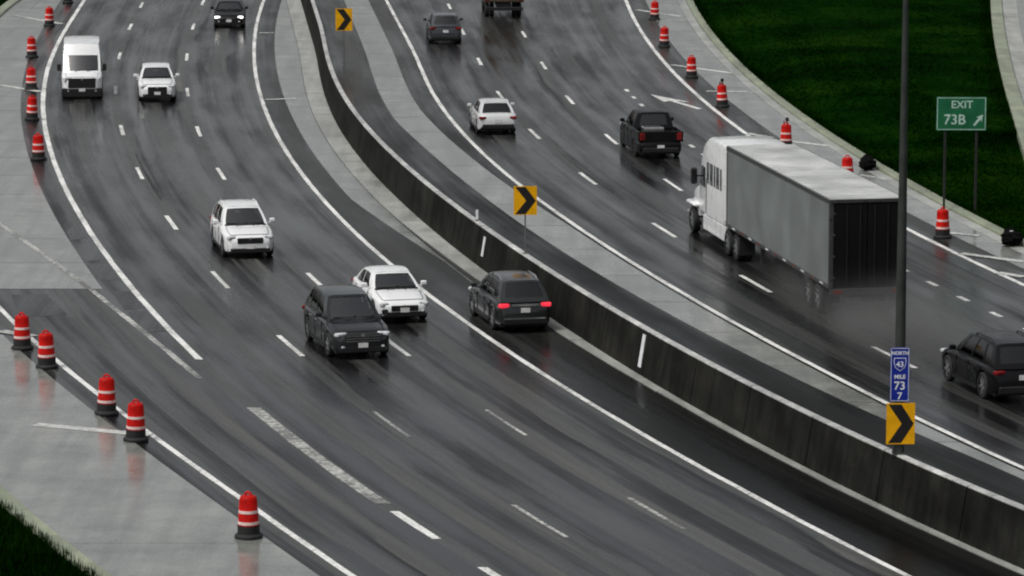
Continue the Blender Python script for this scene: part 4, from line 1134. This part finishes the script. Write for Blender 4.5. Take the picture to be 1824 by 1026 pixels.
fr = mid + dv * (TL + 0.55)
tk = empty('semi_tractor', (fr.x, fr.y, 0), ang); tag(tk, 'white semi tractor with tall sleeper cab pulling the grey box trailer', 'truck', group=GW)
# x = 0 at the back of the sleeper, forwards to about 5.9
def loft(stations, n_=None):
    """rounded-box sections: (x, z0, z1, half width)"""
    m_ = MB(); rows = []
    for x, z0, z1, hw_ in stations:
        b = min(0.18, hw_ * 0.2); ring = [(hw_, z0), (hw_, z1 - b), (hw_ - b * 0.3, z1 - b * 0.3), (hw_ - b, z1), (0, z1 + 0.03), (-hw_ + b, z1), (-hw_ + b * 0.3, z1 - b * 0.3), (-hw_, z1 - b), (-hw_, z0)]
        rows.append([m_.vert((x, y_, z_)) for y_, z_ in ring])
    for i in range(len(rows) - 1):
        for j in range(8): m_.face((rows[i][j], rows[i][j + 1], rows[i + 1][j + 1], rows[i + 1][j]))
        m_.face((rows[i][8], rows[i][0], rows[i + 1][0], rows[i + 1][8]))
    m_.face(rows[0]); m_.face(rows[-1][::-1]); return m_
loft([(0.0, 1.05, 4.00, 1.24), (1.2, 1.05, 4.04, 1.24), (2.7, 1.05, 4.00, 1.23), (3.5, 1.05, 3.74, 1.20), (4.15, 1.05, 3.10, 1.15), (4.65, 1.05, 2.3, 1.10), (4.75, 1.05, 1.98, 1.08)]).build('sleeper_cab', M['white_car'], tk, smooth=35)
loft([(4.70, 0.75, 1.94, 1.06), (5.5, 0.72, 1.84, 1.00), (6.3, 0.70, 1.66, 0.92), (6.65, 0.68, 1.46, 0.84), (6.75, 0.68, 1.22, 0.76)]).build('hood', M['white_car'], tk, smooth=35)
for s in (1, -1):
    q = MB(); q.prism([(3.25, s * 1.222, 2.04), (4.42, s * 1.138, 2.04), (3.98, s * 1.175, 2.80), (3.25, s * 1.222, 2.80)], (0, s * 0.02, 0)); q.build('door_window', M['glass'], tk)
    for xa, wd_ in ((2.72, 0.26), (2.15, 0.42), (1.62, 0.20), (1.12, 0.42), (0.60, 0.20)):
        q = MB(); q.box((xa, s * 1.243, 2.66), (wd_, 0.03, 0.80), bev=0.01); q.build('sleeper_window', M['glass'], tk)
    q = MB(); q.box((3.02, s * 1.232, 1.75), (0.02, 0.02, 1.3)); q.build('door_seam', M['black_plastic'], tk)
    q = MB(); q.box((1.75, s * 1.16, 0.72), (3.5, 0.14, 0.62), bev=0.05); q.build('side_skirt', M['white_car'], tk, smooth=40)
    q = MB(); q.box((3.8, s * 1.12, 0.72), (0.6, 0.2, 0.10)); q.box((3.8, s * 1.10, 0.45), (0.6, 0.2, 0.06)); q.build('step', M['trailer_rail'], tk)
    q = MB(); q.box((4.25, s * 1.42, 2.35), (0.14, 0.24, 0.62), bev=0.05); q.box((4.25, s * 1.24, 2.35), (0.05, 0.3, 0.05)); q.build('mirror', M['black_plastic'], tk)
    q = MB(); q.box((-0.02, s * 1.20, 2.5), (0.20, 0.05, 2.6), bev=0.015); q.build('side_fairing', M['white_car'], tk)
    wheel(tk, 5.65, s * 1.03, 0.50, 0.30, 'rim', 6)
    q = MB(); q.box((5.65, s * 1.0, 1.12), (1.35, 0.5, 0.16), bev=0.06); q.build('fender', M['white_car'], tk, smooth=40)
    for xx in (-1.75, -0.45):
        wheel(tk, xx, s * 1.10, 0.50, 0.27, 'rim', 6); wheel(tk, xx, s * 0.80, 0.50, 0.27, 'rim', 6)
    q = MB(); q.box((-2.4, s * 0.95, 0.6), (0.02, 0.6, 0.62)); q.build('mud_flap', M['rubber'], tk)
    q = MB(); q.box((6.52, s * 0.78, 1.08), (0.28, 0.22, 0.26), rz=-s * 0.4, bev=0.03); q.build('headlight', M['headlight'], tk)
q = MB(); q.prism([(4.10, -1.0, 3.02), (4.10, 1.0, 3.02), (4.70, 0.94, 2.10), (4.70, -0.94, 2.10)], (0.06, 0, 0.045)); q.build('windscreen', M['glass'], tk)
q = MB(); q.box((2.1, 0, 0.80), (8.9, 0.95, 0.30)); q.build('chassis', M['rubber'], tk)
q = MB(); q.box((6.70, 0, 0.55), (0.34, 2.2, 0.40), bev=0.08); q.build('front_bumper', M['chrome'], tk, smooth=40)
q = MB(); q.box((6.76, 0, 1.05), (0.06, 1.1, 0.62), bev=0.02); q.build('grille', M['black_plastic'], tk)

# ------------------------------------------------------------------ tyre spray trailing behind the semi
def spray(x0, x1, hw_, h, dens, origin, ang_, label, seed):
    m = bpy.data.materials.new('spray'); m.use_nodes = True; t = m.node_tree
    for n in list(t.nodes): t.nodes.remove(n)
    out = t.nodes.new('ShaderNodeOutputMaterial'); pv_ = t.nodes.new('ShaderNodeVolumePrincipled')
    pv_.inputs['Color'].default_value = (0.30, 0.31, 0.30, 1)
    tc = N(t, 'ShaderNodeTexCoord'); sp = N(t, 'ShaderNodeSeparateXYZ'); t.links.new(tc.outputs['Generated'], sp.inputs[0])
    nz = N(t, 'ShaderNodeTexNoise', Scale=0.55, Detail=4.0); mp = N(t, 'ShaderNodeMapping'); mp.inputs['Location'].default_value = (seed, 0, 0); mp.inputs['Scale'].default_value = (0.5, 1, 1)
    t.links.new(tc.outputs['Object'], mp.inputs[0]); t.links.new(mp.outputs[0], nz.inputs['Vector'])
    def hump(o, p_): return math_n(t, 'POWER', math_n(t, 'MAXIMUM', math_n(t, 'MULTIPLY', math_n(t, 'MULTIPLY', o, math_n(t, 'SUBTRACT', 1.0, o)), 4.0), 0.0), p_)
    a = math_n(t, 'MULTIPLY', hump(sp.outputs[0], 0.8), hump(sp.outputs[1], 0.9))
    zf = math_n(t, 'POWER', math_n(t, 'MAXIMUM', math_n(t, 'SUBTRACT', 1.0, sp.outputs[2]), 0.0), 1.6)
    nn_ = ramp(t, nz.outputs[0], [(0.35, 0.15), (0.7, 1.0)])
    d_ = math_n(t, 'MULTIPLY', math_n(t, 'MULTIPLY', a, zf), math_n(t, 'MULTIPLY', nn_, dens))
    t.links.new(d_, pv_.inputs['Density']); t.links.new(pv_.outputs[0], out.inputs['Volume'])
    mb = MB(); mb.box(((x0 + x1) / 2, 0, h / 2 + 0.03), (x1 - x0, 2 * hw_, h))
    o_ = mb.build('tyre_spray', m); o_.location = (origin.x, origin.y, 0); o_.rotation_euler = (0, 0, ang_)
    tag(o_, label, 'spray', kind='stuff')
spray(-10.0, 8.0, 2.5, 2.1, 0.75, mid, ang, 'grey water spray trailing behind the trailer wheels', 3.0)
